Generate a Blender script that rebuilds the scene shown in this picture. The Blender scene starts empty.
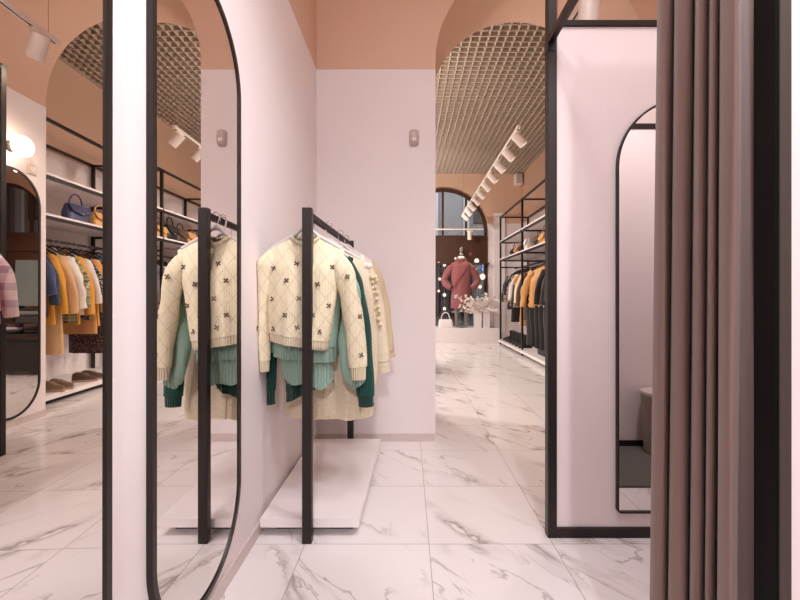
import bpy, math, random
from mathutils import Vector, Matrix
random.seed(7)
SC = bpy.context.scene
COL = SC.collection
PI = math.pi
F = 410.0; PX = 408.0; PY = 295.0; H = 1.1

# ------------------------------------------------------------------ mesh helpers
class MB:
    def __init__(s): s.v = []; s.f = []
    def add(s, vs, fs):
        o = len(s.v); s.v += [tuple(p) for p in vs]
        s.f += [tuple(i + o for i in f) for f in fs]; return s
    def box(s, c, d, rz=0.0, b=0.0):
        x, y, z = d[0]/2, d[1]/2, d[2]/2
        if b <= 0:
            vs = [(-x,-y,-z),(x,-y,-z),(x,y,-z),(-x,y,-z),(-x,-y,z),(x,-y,z),(x,y,z),(-x,y,z)]
            fs = [(0,3,2,1),(4,5,6,7),(0,1,5,4),(1,2,6,5),(2,3,7,6),(3,0,4,7)]
        else:                                            # chamfered box
            b = min(b, x*.9, y*.9, z*.9)
            vs = []; idx = {}
            for sx in (-1,1):
                for sy in (-1,1):
                    for sz in (-1,1):
                        for k, p in enumerate(((x-b,y,z),(x,y-b,z),(x,y,z-b))):
                            # k: which axis is pulled in twice -> three face corners
                            q = [(x,y-b,z-b),(x-b,y,z-b),(x-b,y-b,z)][k]
                            idx[(sx,sy,sz,k)] = len(vs); vs.append((sx*q[0],sy*q[1],sz*q[2]))
            fs = []
            I = lambda sx,sy,sz,k: idx[(sx,sy,sz,k)]
            for sg in (-1,1):
                fs.append((I(sg,-1,-1,0),I(sg,1,-1,0),I(sg,1,1,0),I(sg,-1,1,0)))
                fs.append((I(-1,sg,-1,1),I(1,sg,-1,1),I(1,sg,1,1),I(-1,sg,1,1)))
                fs.append((I(-1,-1,sg,2),I(1,-1,sg,2),I(1,1,sg,2),I(-1,1,sg,2)))
            for a in (-1,1):
                for c2 in (-1,1):
                    fs.append((I(-1,a,c2,1),I(1,a,c2,1),I(1,a,c2,2),I(-1,a,c2,2)))
                    fs.append((I(a,-1,c2,0),I(a,1,c2,0),I(a,1,c2,2),I(a,-1,c2,2)))
                    fs.append((I(a,c2,-1,0),I(a,c2,1,0),I(a,c2,1,1),I(a,c2,-1,1)))
                    for c3 in (-1,1): fs.append((I(a,c2,c3,0),I(a,c2,c3,1),I(a,c2,c3,2)))
        ca, sa = math.cos(rz), math.sin(rz)
        return s.add([(c[0]+p[0]*ca-p[1]*sa, c[1]+p[0]*sa+p[1]*ca, c[2]+p[2]) for p in vs], fs)
    def bar(s, a, b2, w, h=None, up=(0,0,1)):            # square bar between two points
        a = Vector(a); b2 = Vector(b2); h = h or w
        t = (b2-a).normalized(); u = Vector(up)
        if abs(t.dot(u)) > .95: u = Vector((0,1,0))
        n = t.cross(u).normalized(); m = n.cross(t).normalized()
        vs = [p + n*sx*w/2 + m*sy*h/2 for p in (a, b2) for sx, sy in ((-1,-1),(1,-1),(1,1),(-1,1))]
        return s.add(vs, [(0,1,2,3),(7,6,5,4),(0,4,5,1),(1,5,6,2),(2,6,7,3),(3,7,4,0)])
    def tube(s, pts, r, n=8, cap=True):
        pts = [Vector(p) for p in pts]; rings = []
        u = None
        for i, p in enumerate(pts):
            t = (pts[min(i+1,len(pts)-1)] - pts[max(i-1,0)]).normalized()
            if u is None:
                u = t.cross(Vector((0,0,1)));
                if u.length < .1: u = t.cross(Vector((0,1,0)))
            u = (u - t*u.dot(t)).normalized(); w = t.cross(u)
            rr = r[i] if isinstance(r, (list, tuple)) else r
            rings.append([p + u*rr*math.cos(2*PI*k/n) + w*rr*math.sin(2*PI*k/n) for k in range(n)])
        return s.rings(rings, cap)
    def rings(s, rings, cap=True, closed=True):
        n = len(rings[0]); vs = [p for r in rings for p in r]; fs = []
        for i in range(len(rings)-1):
            for k in range(n if closed else n-1):
                fs.append((i*n+k, i*n+(k+1)%n, (i+1)*n+(k+1)%n, (i+1)*n+k))
        if cap and closed:
            fs.append(tuple(reversed(range(n)))); fs.append(tuple((len(rings)-1)*n+k for k in range(n)))
        return s.add(vs, fs)
    def lathe(s, c, prof, n=20, axis=(0,0,1)):           # prof: (r, h) along axis from c
        c = Vector(c); a = Vector(axis).normalized()
        u = a.cross(Vector((0,0,1)));
        if u.length < .1: u = Vector((1,0,0))
        u.normalize(); w = a.cross(u)
        return s.rings([[c + a*h + u*r*math.cos(2*PI*k/n) + w*r*math.sin(2*PI*k/n) for k in range(n)] for r, h in prof])
    def ball(s, c, r, n=12, m=8, sc=(1,1,1)):
        rg = []
        for i in range(m+1):
            a = -PI/2 + PI*i/m
            a = max(-PI/2+.02, min(PI/2-.02, a))
            rg.append([(c[0]+sc[0]*r*math.cos(a)*math.cos(2*PI*k/n), c[1]+sc[1]*r*math.cos(a)*math.sin(2*PI*k/n), c[2]+sc[2]*r*math.sin(a)) for k in range(n)])
        return s.rings(rg)
    def xf(s, M):
        s.v = [tuple(M @ Vector(p)) for p in s.v]
        if M.translation.x < -.2 and M.translation.y < 3:          # cloth lies against the left wall, never inside it
            s.v = [(max(p[0], LW+.004), p[1], p[2]) for p in s.v]
        return s
    def build(s, name, mat, parent=None, smooth=False, angle=40):
        if parent is not None: o0 = Vector(parent.location)
        else:
            xs = [p[0] for p in s.v]; ys = [p[1] for p in s.v]; zs = [p[2] for p in s.v]
            o0 = Vector(((min(xs)+max(xs))/2, (min(ys)+max(ys))/2, min(zs)))
        gp = parent
        while gp is not None and gp.parent is not None:
            o0 = o0 + Vector(gp.parent.location) if gp.type != 'X' else o0
            gp = gp.parent
        me = bpy.data.meshes.new(name)
        me.from_pydata([tuple(Vector(p)-o0) for p in s.v], [], s.f)
        me.validate(); me.update()
        import bmesh
        bm = bmesh.new(); bm.from_mesh(me)
        bmesh.ops.recalc_face_normals(bm, faces=bm.faces)
        bm.to_mesh(me); bm.free()
        if mat: me.materials.append(mat)
        ob = bpy.data.objects.new(name, me); COL.objects.link(ob)
        if parent is not None: ob.parent = parent
        else: ob.location = o0
        if smooth:
            for p in me.polygons: p.use_smooth = True
            try: me.set_sharp_from_angle(angle=math.radians(angle))
            except Exception: pass
        return ob

def tag(o, label, cat, group=None, kind=None):
    o['label'] = label; o['category'] = cat
    if group: o['group'] = group
    if kind: o['kind'] = kind
    return o
def thing(name, label, cat, loc, group=None):
    o = bpy.data.objects.new(name, None); COL.objects.link(o); o.location = loc
    o.empty_display_size = .05
    return tag(o, label, cat, group)
def struct(o):
    o['kind'] = 'structure'; return o
def catmull(P, n):
    P = [tuple(p) for p in P]; out = []
    for i in range(len(P)-1):
        p0 = P[max(i-1,0)]; p1 = P[i]; p2 = P[i+1]; p3 = P[min(i+2,len(P)-1)]
        for k in range(n):
            t = k/n
            out.append(tuple(.5*((2*b)+(-a+c)*t+(2*a-5*b+4*c-d)*t*t+(-a+3*b-3*c+d)*t**3) for a,b,c,d in zip(p0,p1,p2,p3)))
    out.append(P[-1]); return out
ORD = ['first','second','third','fourth','fifth','sixth','seventh','eighth','ninth','tenth','eleventh','twelfth','thirteenth','fourteenth']

# ------------------------------------------------------------------ materials
def srgb(r, g, b):
    f = lambda c: (c/255/12.92) if c/255 <= .04045 else ((c/255+.055)/1.055)**2.4
    return (f(r), f(g), f(b), 1)
class N:
    def __init__(s, name):
        s.m = bpy.data.materials.new(name); s.m.use_nodes = True
        s.t = s.m.node_tree; s.t.nodes.clear()
        s.out = s.t.nodes.new('ShaderNodeOutputMaterial')
    def n(s, typ, ins=None, **kw):
        nd = s.t.nodes.new(typ)
        for k, v in kw.items(): setattr(nd, k, v)
        for k, v in (ins or {}).items(): s.set(nd.inputs[k], v)
        return nd
    def set(s, sock, v):
        if isinstance(v, bpy.types.NodeSocket): s.t.links.new(v, sock)
        else: sock.default_value = v
    def math(s, op, a, b=0.0, c=0.0, clamp=False):
        nd = s.n('ShaderNodeMath', operation=op, use_clamp=clamp)
        s.set(nd.inputs[0], a); s.set(nd.inputs[1], b); s.set(nd.inputs[2], c); return nd.outputs[0]
    def vmath(s, op, a, b=(0,0,0)):
        nd = s.n('ShaderNodeVectorMath', operation=op); s.set(nd.inputs[0], a); s.set(nd.inputs[1], b); return nd.outputs[0]
    def mix(s, fac, a, b):
        nd = s.n('ShaderNodeMix', data_type='RGBA'); s.set(nd.inputs[0], fac); s.set(nd.inputs[6], a); s.set(nd.inputs[7], b); return nd.outputs[2]
    def ramp(s, fac, a0, a1, v0=0.0, v1=1.0):
        nd = s.n('ShaderNodeMapRange', interpolation_type='SMOOTHSTEP'); s.set(nd.inputs[0], fac)
        nd.inputs[1].default_value = a0; nd.inputs[2].default_value = a1; nd.inputs[3].default_value = v0; nd.inputs[4].default_value = v1
        return nd.outputs[0]
    def noise(s, vec, scale, detail=3, dist=0.0, rough=.5):
        nd = s.n('ShaderNodeTexNoise', {'Scale':scale,'Detail':detail,'Distortion':dist,'Roughness':rough}); s.set(nd.inputs['Vector'], vec); return nd.outputs[0]
    def pos(s): return s.n('ShaderNodeNewGeometry').outputs['Position']
    def obj(s): return s.n('ShaderNodeTexCoord').outputs['Object']
    def xyz(s, v):
        nd = s.n('ShaderNodeSeparateXYZ'); s.set(nd.inputs[0], v); return nd.outputs
    def comb(s, x, y, z):
        nd = s.n('ShaderNodeCombineXYZ'); s.set(nd.inputs[0], x); s.set(nd.inputs[1], y); s.set(nd.inputs[2], z); return nd.outputs[0]
    def bump(s, h, strength=.3, dist=.002):
        nd = s.n('ShaderNodeBump', {'Strength':strength,'Distance':dist}); s.set(nd.inputs['Height'], h); return nd.outputs[0]
    def bsdf(s, col, rough=.5, metal=0.0, normal=None, **ins):
        nd = s.n('ShaderNodeBsdfPrincipled'); s.set(nd.inputs['Base Color'], col); s.set(nd.inputs['Roughness'], rough); s.set(nd.inputs['Metallic'], metal)
        if normal is not None: s.set(nd.inputs['Normal'], normal)
        for k, v in ins.items(): s.set(nd.inputs[k.replace('_',' ')], v)
        s.t.links.new(nd.outputs[0], s.out.inputs[0]); return s.m

def plain(name, rgb, rough=.5, metal=0.0, noise=.04, bump=0.0, scale=40, **ins):
    g = N(name); p = g.obj(); nz = g.noise(p, scale, 3)
    c = srgb(*rgb); lo = tuple(x*(1-noise*2) for x in c[:3])+(1,); hi = tuple(min(1,x*(1+noise*2)) for x in c[:3])+(1,)
    nm = g.bump(nz, bump, .003) if bump else None
    return g.bsdf(g.mix(nz, lo, hi), rough, metal, nm, **ins)

def wall_paint(name, split=2.80):
    g = N(name); p = g.pos(); z = g.xyz(p)[2]
    top = g.math('GREATER_THAN', z, split)
    nz = g.noise(p, 3.0, 2)
    white = g.mix(nz, srgb(232,221,220), srgb(236,225,224))
    pink = g.mix(nz, srgb(214,176,151), srgb(217,180,155))
    b = g.bump(g.noise(p, 220, 2), .08, .001)
    return g.bsdf(g.mix(top, white, pink), .55, 0, b)
M = {}
M['wall'] = wall_paint('wall_paint')
M['pink'] = plain('pink_ceiling_paint', (216,178,153), .7, noise=.01)
def marble(name, base=(236,228,227), vein=(140,124,118), tiles=True, dark=1.0):
    g = N(name); p = g.pos(); x, y, z = g.xyz(p)[0:3]
    T = .548
    tx = g.math('DIVIDE', g.math('SUBTRACT', x, .0927), T); ty = g.math('DIVIDE', g.math('SUBTRACT', y, 1.811), T)
    ix = g.math('FLOOR', tx); iy = g.math('FLOOR', ty)
    wn = g.n('ShaderNodeTexWhiteNoise', noise_dimensions='3D'); g.set(wn.inputs['Vector'], g.comb(ix, iy, 0.0))
    off = g.vmath('MULTIPLY', wn.outputs['Color'], (19, 23, 17))
    mp = g.n('ShaderNodeMapping'); g.set(mp.inputs['Vector'], p); mp.inputs['Rotation'].default_value = (0,0,math.radians(-37))
    q = g.vmath('MULTIPLY', mp.outputs[0], (1.0,.30,1.0))
    if tiles: q = g.vmath('ADD', q, off)
    n1 = g.noise(q, 2.6, 6, .35, .55)
    w1 = g.math('ABSOLUTE', g.math('SUBTRACT', n1, .5))
    mask = g.ramp(g.noise(q, 2.6, 2), .475, .585)
    wid = g.ramp(g.noise(q, 8, 2), .35, .65, .006, .030)
    v1 = g.math('MULTIPLY', g.math('SUBTRACT', 1.0, g.math('DIVIDE', w1, wid), clamp=True), mask)
    n2 = g.noise(q, 5.2, 5, .5)
    v2 = g.math('MULTIPLY', g.ramp(g.math('ABSOLUTE', g.math('SUBTRACT', n2, .5)), 0, .015, .7, 0), g.ramp(g.noise(q, 3.1, 2), .53, .64))
    halo = g.math('MULTIPLY', g.ramp(g.math('SUBTRACT', n1, .5), 0, .06, .42, 0), g.math('MULTIPLY', mask, g.math('GREATER_THAN', n1, .5)))
    vv = g.math('MAXIMUM', g.math('MAXIMUM', v1, v2), halo)
    col = g.mix(g.math('MULTIPLY', vv, .85), srgb(*base), srgb(*vein))
    cloud = g.noise(q, 1.3, 2)
    col = g.mix(g.ramp(cloud, .5, .8, 0, .25), col, srgb(222,208,203))
    if tiles:
        def edge(t):
            fr = g.math('FRACT', t); return g.math('MINIMUM', fr, g.math('SUBTRACT', 1.0, fr))
        e = g.math('MINIMUM', edge(tx), edge(ty))
        joint = g.math('LESS_THAN', e, .0028)
        col = g.mix(g.math('MULTIPLY', joint, .8), col, srgb(150,138,134))
    return g.bsdf(col, .16 if tiles else .35, 0, None, Specular_IOR_Level=.45)
M['floor'] = marble('marble_tiles')
M['skirting'] = marble('marble_skirting', (206,190,186), (168,154,150), False)
M['black'] = plain('dark_bronze_metal', (40,33,30), .38, .3, .03)
M['bronze'] = plain('bronze_metal', (74,63,57), .42, .35, .03)
M['white'] = plain('white_lacquer', (238,228,227), .35, 0, .01)
M['panel'] = plain('white_panel', (233,219,219), .45, 0, .01)
M['mirror'] = N('mirror_glass').bsdf((.86,.82,.79,1), .0, 1.0)
M['chrome'] = N('chrome').bsdf((.75,.73,.72,1), .15, 1.0)
M['brass'] = N('brass').bsdf((.8,.55,.22,1), .25, 1.0)
M['fixture'] = plain('white_fixture', (238,226,216), .4, 0, .01)
M['slat'] = plain('grid_slat', (190,172,155), .6, 0, .01)
M['void'] = plain('plenum', (140,116,100), .9, 0, .03)
M['wood'] = plain('dark_wood', (74,42,26), .45, 0, .12, 0, 6)
M['switch'] = plain('beige_plastic', (220,198,182), .4, 0, .01)
M['grey_plastic'] = plain('grey_plastic', (196,178,172), .4, 0, .01)
def emit(name, rgb, st):
    g = N(name); e = g.n('ShaderNodeEmission', {'Color':srgb(*rgb),'Strength':st}); g.t.links.new(e.outputs[0], g.out.inputs[0]); return g.m
M['lamp'] = emit('lamp_glow', (255,232,206), 9.0)
M['spot_glow'] = emit('spot_glow', (255,238,220), 6.0)
M['down_glow'] = emit('downlight_glow', (255,214,160), 5.0)
M['sign_blue'] = emit('sign_blue', (40,120,215), .8)
M['sign_white'] = emit('sign_white', (240,246,255), 1.2)
M['bauble_emit'] = emit('bauble_emit', (255,238,226), 1.1)  # baubles are no lamps; their brightness is put in as emission
g = N('window_glass'); tr = g.n('ShaderNodeBsdfTransparent', {'Color':(.9,.93,.95,1)}); gl = g.n('ShaderNodeBsdfGlossy', {'Color':(1,1,1,1),'Roughness':.02})
mx = g.n('ShaderNodeMixShader', {0:.08}); g.t.links.new(tr.outputs[0], mx.inputs[1]); g.t.links.new(gl.outputs[0], mx.inputs[2]); g.t.links.new(mx.outputs[0], g.out.inputs[0]); M['glass'] = g.m
M['rug'] = plain('grey_carpet', (92,86,82), .95, 0, .2, .6, 160)
M['bin'] = plain('bin_fabric', (176,160,150), .6, 0, .03)
M['facade'] = plain('street_facade', (126,121,117), .8, 0, .1, 0, 2)
M['facade_light'] = plain('street_trim', (172,168,164), .8, 0, .05, 0, 2)
M['facade_dark'] = plain('street_opening', (30,28,28), .5, 0, .05)
M['asphalt'] = plain('asphalt', (62,62,66), .8, 0, .1)
M['hanger'] = plain('pale_hanger', (205,196,192), .4, 0, .02)
M['hanger_dark'] = plain('dark_hanger', (45,38,36), .4, 0, .02)

def cloth(name, rgb, kind='plain', rgb2=None, scale=1.0):
    g = N(name); p = g.obj(); x, y, z = g.xyz(p)[0:3]
    c = srgb(*rgb); c2 = srgb(*rgb2) if rgb2 else tuple(k*.8 for k in c[:3])+(1,)
    nz = g.noise(p, 60*scale, 3); col = g.mix(g.ramp(nz, .3, .7, 0, .35), c, tuple(k*.86 for k in c[:3])+(1,)); h = nz; st = .25; dist = .003
    if kind == 'knit':
        wx = g.math('SINE', g.math('MULTIPLY', x, 900*scale)); wz = g.math('SINE', g.math('MULTIPLY', z, 700*scale))
        h = g.math('ADD', g.math('MULTIPLY', wx, .5), g.math('MULTIPLY', wz, .35)); h = g.math('ADD', h, nz); st = .5; dist = .002
    if kind == 'rib':
        h = g.math('SINE', g.math('MULTIPLY', x, 620*scale)); st = .8; dist = .003
        col = g.mix(g.ramp(h, -1, 0, .35, 0), col, tuple(k*.7 for k in c[:3])+(1,))
    if kind == 'pointelle':                             # diamonds of eyelet holes
        k = 15.0
        a = g.math('ADD', g.math('MULTIPLY', x, k), g.math('MULTIPLY', z, k*.72)); b = g.math('SUBTRACT', g.math('MULTIPLY', x, k), g.math('MULTIPLY', z, k*.72))
        def ln(t):
            f = g.math('FRACT', t); return g.math('LESS_THAN', g.math('ABSOLUTE', g.math('SUBTRACT', f, .5)), .05)
        def dots(t): return g.math('GREATER_THAN', g.math('SINE', g.math('MULTIPLY', t, 2*PI*6)), -.1)
        hole = g.math('MAXIMUM', g.math('MULTIPLY', ln(a), dots(b)), g.math('MULTIPLY', ln(b), dots(a)))
        col = g.mix(g.math('MULTIPLY', hole, .5), col, srgb(176,154,122))
        wx = g.math('SINE', g.math('MULTIPLY', x, 1000)); h = g.math('ADD', g.math('MULTIPLY', wx, .4), nz); h = g.math('SUBTRACT', h, hole); st = .45; dist = .003
    if kind == 'teddy':
        h = g.noise(p, 190, 4); st = .6; dist = .006
        col = g.mix(g.ramp(h, .35, .65), tuple(k*.86 for k in c[:3])+(1,), tuple(min(1,k*1.06) for k in c[:3])+(1,))
    if kind == 'plaid':
        def band(t, s_, w): 
            f = g.math('FRACT', g.math('MULTIPLY', t, s_)); return g.math('LESS_THAN', f, w)
        s_ = 11*scale
        m_ = g.math('MULTIPLY', g.math('ADD', band(x, s_, .5), band(z, s_, .5)), .5)
        col = g.mix(m_, c, c2)
        t_ = g.math('MAXIMUM', band(x, s_*2, .1), band(z, s_*2, .1))
        col = g.mix(g.math('MULTIPLY', t_, .5), col, srgb(235,225,215))
    if kind == 'print':
        v = g.n('ShaderNodeTexVoronoi', {'Scale':55*scale}); g.set(v.inputs['Vector'], p)
        col = g.mix(g.math('LESS_THAN', v.outputs['Distance'], .33), c, c2)
    if kind == 'camo':
        col = g.mix(g.math('GREATER_THAN', g.noise(p, 16*scale, 2), .52), c, c2)
    if kind == 'puffer': st = .12
    rough = .45 if kind == 'puffer' else .9
    return g.bsdf(col, rough, 0, g.bump(h, st, dist), Sheen_Weight=.15)
M['cream_pt'] = cloth('cream_pointelle', (236,222,190), 'pointelle')
M['cream_knit'] = cloth('cream_knit', (234,219,186), 'knit')
M['cream_rib'] = cloth('cream_rib', (233,218,186), 'rib')
M['sage'] = cloth('sage_knit', (152,180,163), 'knit')
M['sage_rib'] = cloth('sage_rib', (148,176,159), 'rib', None, .7)
M['green'] = cloth('bottle_green_knit', (9,64,55), 'knit')
M['green_rib'] = cloth('bottle_green_rib', (8,56,48), 'rib')
M['teddy'] = cloth('ecru_teddy', (230,213,184), 'teddy')
M['ecru'] = cloth('ecru_knit', (228,214,188), 'knit', None, .6)
M['sand'] = cloth('sand_knit', (206,184,152), 'knit', None, .6)
M['brown_thread'] = cloth('brown_thread', (92,58,44))
M['satin'] = plain('white_satin', (240,228,220), .35, 0, .02)
M['rose'] = cloth('dusty_rose_wool', (150,88,88), 'plain')
M['curtain'] = cloth('taupe_curtain', (136,110,102), 'plain', None, 4.0)

# ------------------------------------------------------------------ room shell
YB0, YB1 = 3.09, 3.85          # thick wall with the arch
AX, AR, AS = 1.007, .80, 2.86  # arch centre, radius, springing
LW = -.69                      # left wall plane
RW = 2.05                      # right wall of the front room
ZC1, ZC2 = 4.3, 3.975          # ceilings
YF = 9.75                      # far (street) wall
XR = 2.72                      # right wall of the back room
XL = -5.2

def arch_wall(name, x0, x1, y0, y1, ztop, arches, zbot=0.0):
    n = 40; xs = {x0, x1}
    for cx, R, sp in arches:
        for k in range(n+1): xs.add(round(cx - R*math.cos(PI*k/n), 6))
    xs = sorted(x for x in xs if x0 <= x <= x1)
    def bot(x):
        for cx, R, sp in arches:
            if abs(x-cx) <= R+1e-5: return sp + math.sqrt(max(0, R*R-(x-cx)**2))
        return zbot
    mb = MB()
    for a, b in zip(xs[:-1], xs[1:]):
        mid = (a+b)/2; inside = any(abs(mid-cx) < R for cx, R, sp in arches)
        za, zb = (bot(a), bot(b)) if inside else (zbot, zbot)
        vs = [(a,y0,za),(b,y0,zb),(b,y0,ztop),(a,y0,ztop),(a,y1,za),(b,y1,zb),(b,y1,ztop),(a,y1,ztop)]
        fs = [(0,1,2,3),(5,4,7,6),(3,2,6,7)]
        if inside: fs.append((0,4,5,1))
        mb.add(vs, fs)
    for cx, R, sp in arches:
        for sx in (cx-R, cx+R):
            mb.add([(sx,y0,zbot),(sx,y1,zbot),(sx,y1,sp),(sx,y0,sp)], [(0,1,2,3)])
    for sx in (x0, x1): mb.add([(sx,y0,zbot),(sx,y1,zbot),(sx,y1,ztop),(sx,y0,ztop)], [(0,1,2,3)])
    return struct(mb.build(name, M['wall']))

struct(MB().box((0,3.4,-.05), (12.0,13.0,.1)).build('floor', M['floor']))
struct(MB().box((LW-.06,-.1,ZC1/2), (.12,6.38,ZC1)).build('wall_left', M['wall']))
arch_wall('wall_back', LW-.12, 3.0, YB0, YB1, ZC1, [(AX,AR,AS)])
struct(MB().box((RW+.06,.045,ZC1/2), (.12,6.09,ZC1)).build('wall_right', M['wall']))
struct(MB().box((.7,-3.06,ZC1/2), (3.0,.12,ZC1)).build('wall_rear', M['wall']))
struct(MB().box((.65,.1,ZC1+.05), (3.0,6.6,.1)).build('ceiling', M['pink']))
struct(MB().box((-3.0,YB1-.06,2.2), (4.4,.12,4.4)).build('wall_inner', M['wall']))
struct(MB().box((XR+.06,6.9,2.2), (.12,6.2,4.4)).build('wall_side', M['wall']))
struct(MB().box((XL-.06,6.9,2.2), (.12,6.2,4.4)).build('wall_end', M['wall']))
W1 = (.86, 1.06, 2.62); W2 = (-3.95, 1.0, 2.68)
arch_wall('wall_far', XL-.1, XR+.12, YF, YF+.35, 4.4, [W1, W2])
struct(MB().box((-1.2,6.9,4.45), (8.2,6.4,.1)).build('ceiling_slab', M['void']))
gr = MB(); z0 = ZC2+.03
k = 0
x = XL
while x < XR:
    gr.box((x,(YB1+YF)/2,z0), (.012,YF-YB1,.05)); x += .0985
y = YB1+.03
while y < YF:
    gr.box(((XL+XR)/2,y,z0), (XR-XL,.012,.05)); y += .0985
gr.box((XR-.012,(YB1+YF)/2,z0), (.02,YF-YB1,.055)); gr.box(((XL+XR)/2,YF-.012,z0), (XR-XL,.02,.055))
struct(gr.build('ceiling_grid', M['slat']))
# skirting
sk = MB().box((LW+.006,.06,.028), (.012,6.05,.056)); struct(sk.build('baseboard_left', M['skirting']))
sk = MB().box(((LW+AX-AR)/2,YB0-.006,.028), (AX-AR-LW-.012,.012,.056)); struct(sk.build('baseboard_back', M['skirting']))
sk = MB().box((AX+AR-.006,(YB0+YB1)/2,.028), (.012,YB1-YB0-.01,.056)); struct(sk.build('baseboard_passage', M['skirting']))
sk = MB().box((2.35,YF-.008,.035), (.7,.016,.07)); struct(sk.build('baseboard_far', M['skirting']))

# ------------------------------------------------------------------ camera
cam = bpy.data.cameras.new('camera'); co = bpy.data.objects.new('camera', cam); COL.objects.link(co)
co.location = (0,0,H); co.rotation_euler = (PI/2,0,0)
cam.sensor_width = 36; cam.lens = 36*F/800; cam.clip_start = .02
cam.shift_x = -(PX-400)/800; cam.shift_y = (PY-300)/800
SC.camera = co

# ------------------------------------------------------------------ mirrors
def outline(w, h, rt, rb, off, n=20):
    hw = w/2-off; pts = []
    def arc(cx, cy, r, a0, a1):
        for k in range(n+1):
            a = a0+(a1-a0)*k/n; pts.append((cx+r*math.cos(a), cy+r*math.sin(a)))
    rt2 = max(rt-off,.001); rb2 = max(rb-off,.001)
    arc(hw-rb2+0, off+rb2, rb2, -PI/2, 0); arc(hw-rt2, h-off-rt2, rt2, 0, PI/2)
    arc(-hw+rt2, h-off-rt2, rt2, PI/2, PI); arc(-hw+rb2, off+rb2, rb2, PI, 3*PI/2)
    return pts
def mirror(label, group, loc, u, nrm, w, h, rt, rb, fw=.018, depth=.018, glass_d=.013, cat='mirror'):
    """loc = bottom centre on the wall; u = horizontal axis; nrm = out of the wall"""
    root = thing('pill_mirror' if group else 'arch_mirror', label, cat, loc, group)
    loc = Vector(loc); u = Vector(u); nrm = Vector(nrm)
    P = lambda p, d: loc + u*p[0] + Vector((0,0,1))*p[1] + nrm*d
    o = outline(w,h,rt,rb,0); i = outline(w,h,rt,rb,fw); n = len(o)
    mb = MB(); vs = [P(p,0) for p in o]+[P(p,depth) for p in o]+[P(p,depth) for p in i]+[P(p,0) for p in i]
    fs = []
    for k in range(n):
        j = (k+1)%n
        for a in range(3): fs.append((a*n+k, a*n+j, (a+1)*n+j, (a+1)*n+k))
        fs.append((3*n+k, 3*n+j, j, k))
    mb.add(vs, fs).build('frame', M['black'], root, True, 30)
    gi = outline(w,h,rt,rb,fw*.7); m2 = MB()
    m2.add([P(p,glass_d) for p in gi]+[P(p,.004) for p in gi], [tuple(range(n)), tuple(reversed(range(n,2*n)))]+[(k,(k+1)%n,n+(k+1)%n,n+k) for k in range(n)])
    m2.build('glass', M['mirror'], root)
    return root
gm = 'tall pill-shaped mirrors'; M1Z = 1.32
mw = .572
m1 = mirror('pill-shaped full-length black-framed mirror nearest the viewer at the left edge', gm, (LW,.936-mw/2,.083), (0,1,0), (1,0,0), mw, 2.083, mw/2, mw/2)
m1.rotation_euler = (0, math.radians(.05), math.radians(M1Z)); m1.location.x += .003
m2 = mirror('pill-shaped full-length black-framed mirror right beside the clothes rail', gm, (LW,1.366,.083), (0,1,0), (1,0,0), mw, 2.083, mw/2, mw/2)
m3 = mirror('pill-shaped mirror in the passage under the round glowing wall lamp', gm, (AX+AR,3.49,.07), (0,1,0), (-1,0,0), mw, 2.083, mw/2, mw/2)

# ------------------------------------------------------------------ clothes rail with platform
RA = Vector((-.447,1.826,1.487)); RB = Vector((-.41,2.93,1.487))
rk = thing('clothes_rack', 'black metal clothes rail with white platform standing against the left wall', 'clothes rack', (-.44,2.3,0))
MB().box((RA.x,RA.y,RA.z/2), (.043,.036,RA.z), 0, .003).build('post', M['black'], rk)
MB().box((RB.x,RB.y,RB.z/2), (.043,.036,RB.z), 0, .003).build('post', M['black'], rk)
ra = RA-Vector((0,0,.028)); rb_ = RB-Vector((0,0,.028))
mb = MB().bar(ra, rb_, .022, .022)
for k in range(46):
    t = (k+.5)/46; p = ra.lerp(rb_, t); mb.box(p, (.027,.010,.027))
mb.build('rail', M['black'], rk)
mb = MB()
vs = [(-.672,1.862),(-.222,1.862),(-.192,2.9),(-.672,2.9)]
mb.add([(a,b,.044) for a,b in vs]+[(a,b,.083) for a,b in vs], [(0,3,2,1),(4,5,6,7),(0,1,5,4),(1,2,6,5),(2,3,7,6),(3,0,4,7)])
pf = mb.build('platform', M['white'], rk)
MB().box((-.44,2.38,.022), (.36,.9,.044)).build('plinth', M['black'], rk)

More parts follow.
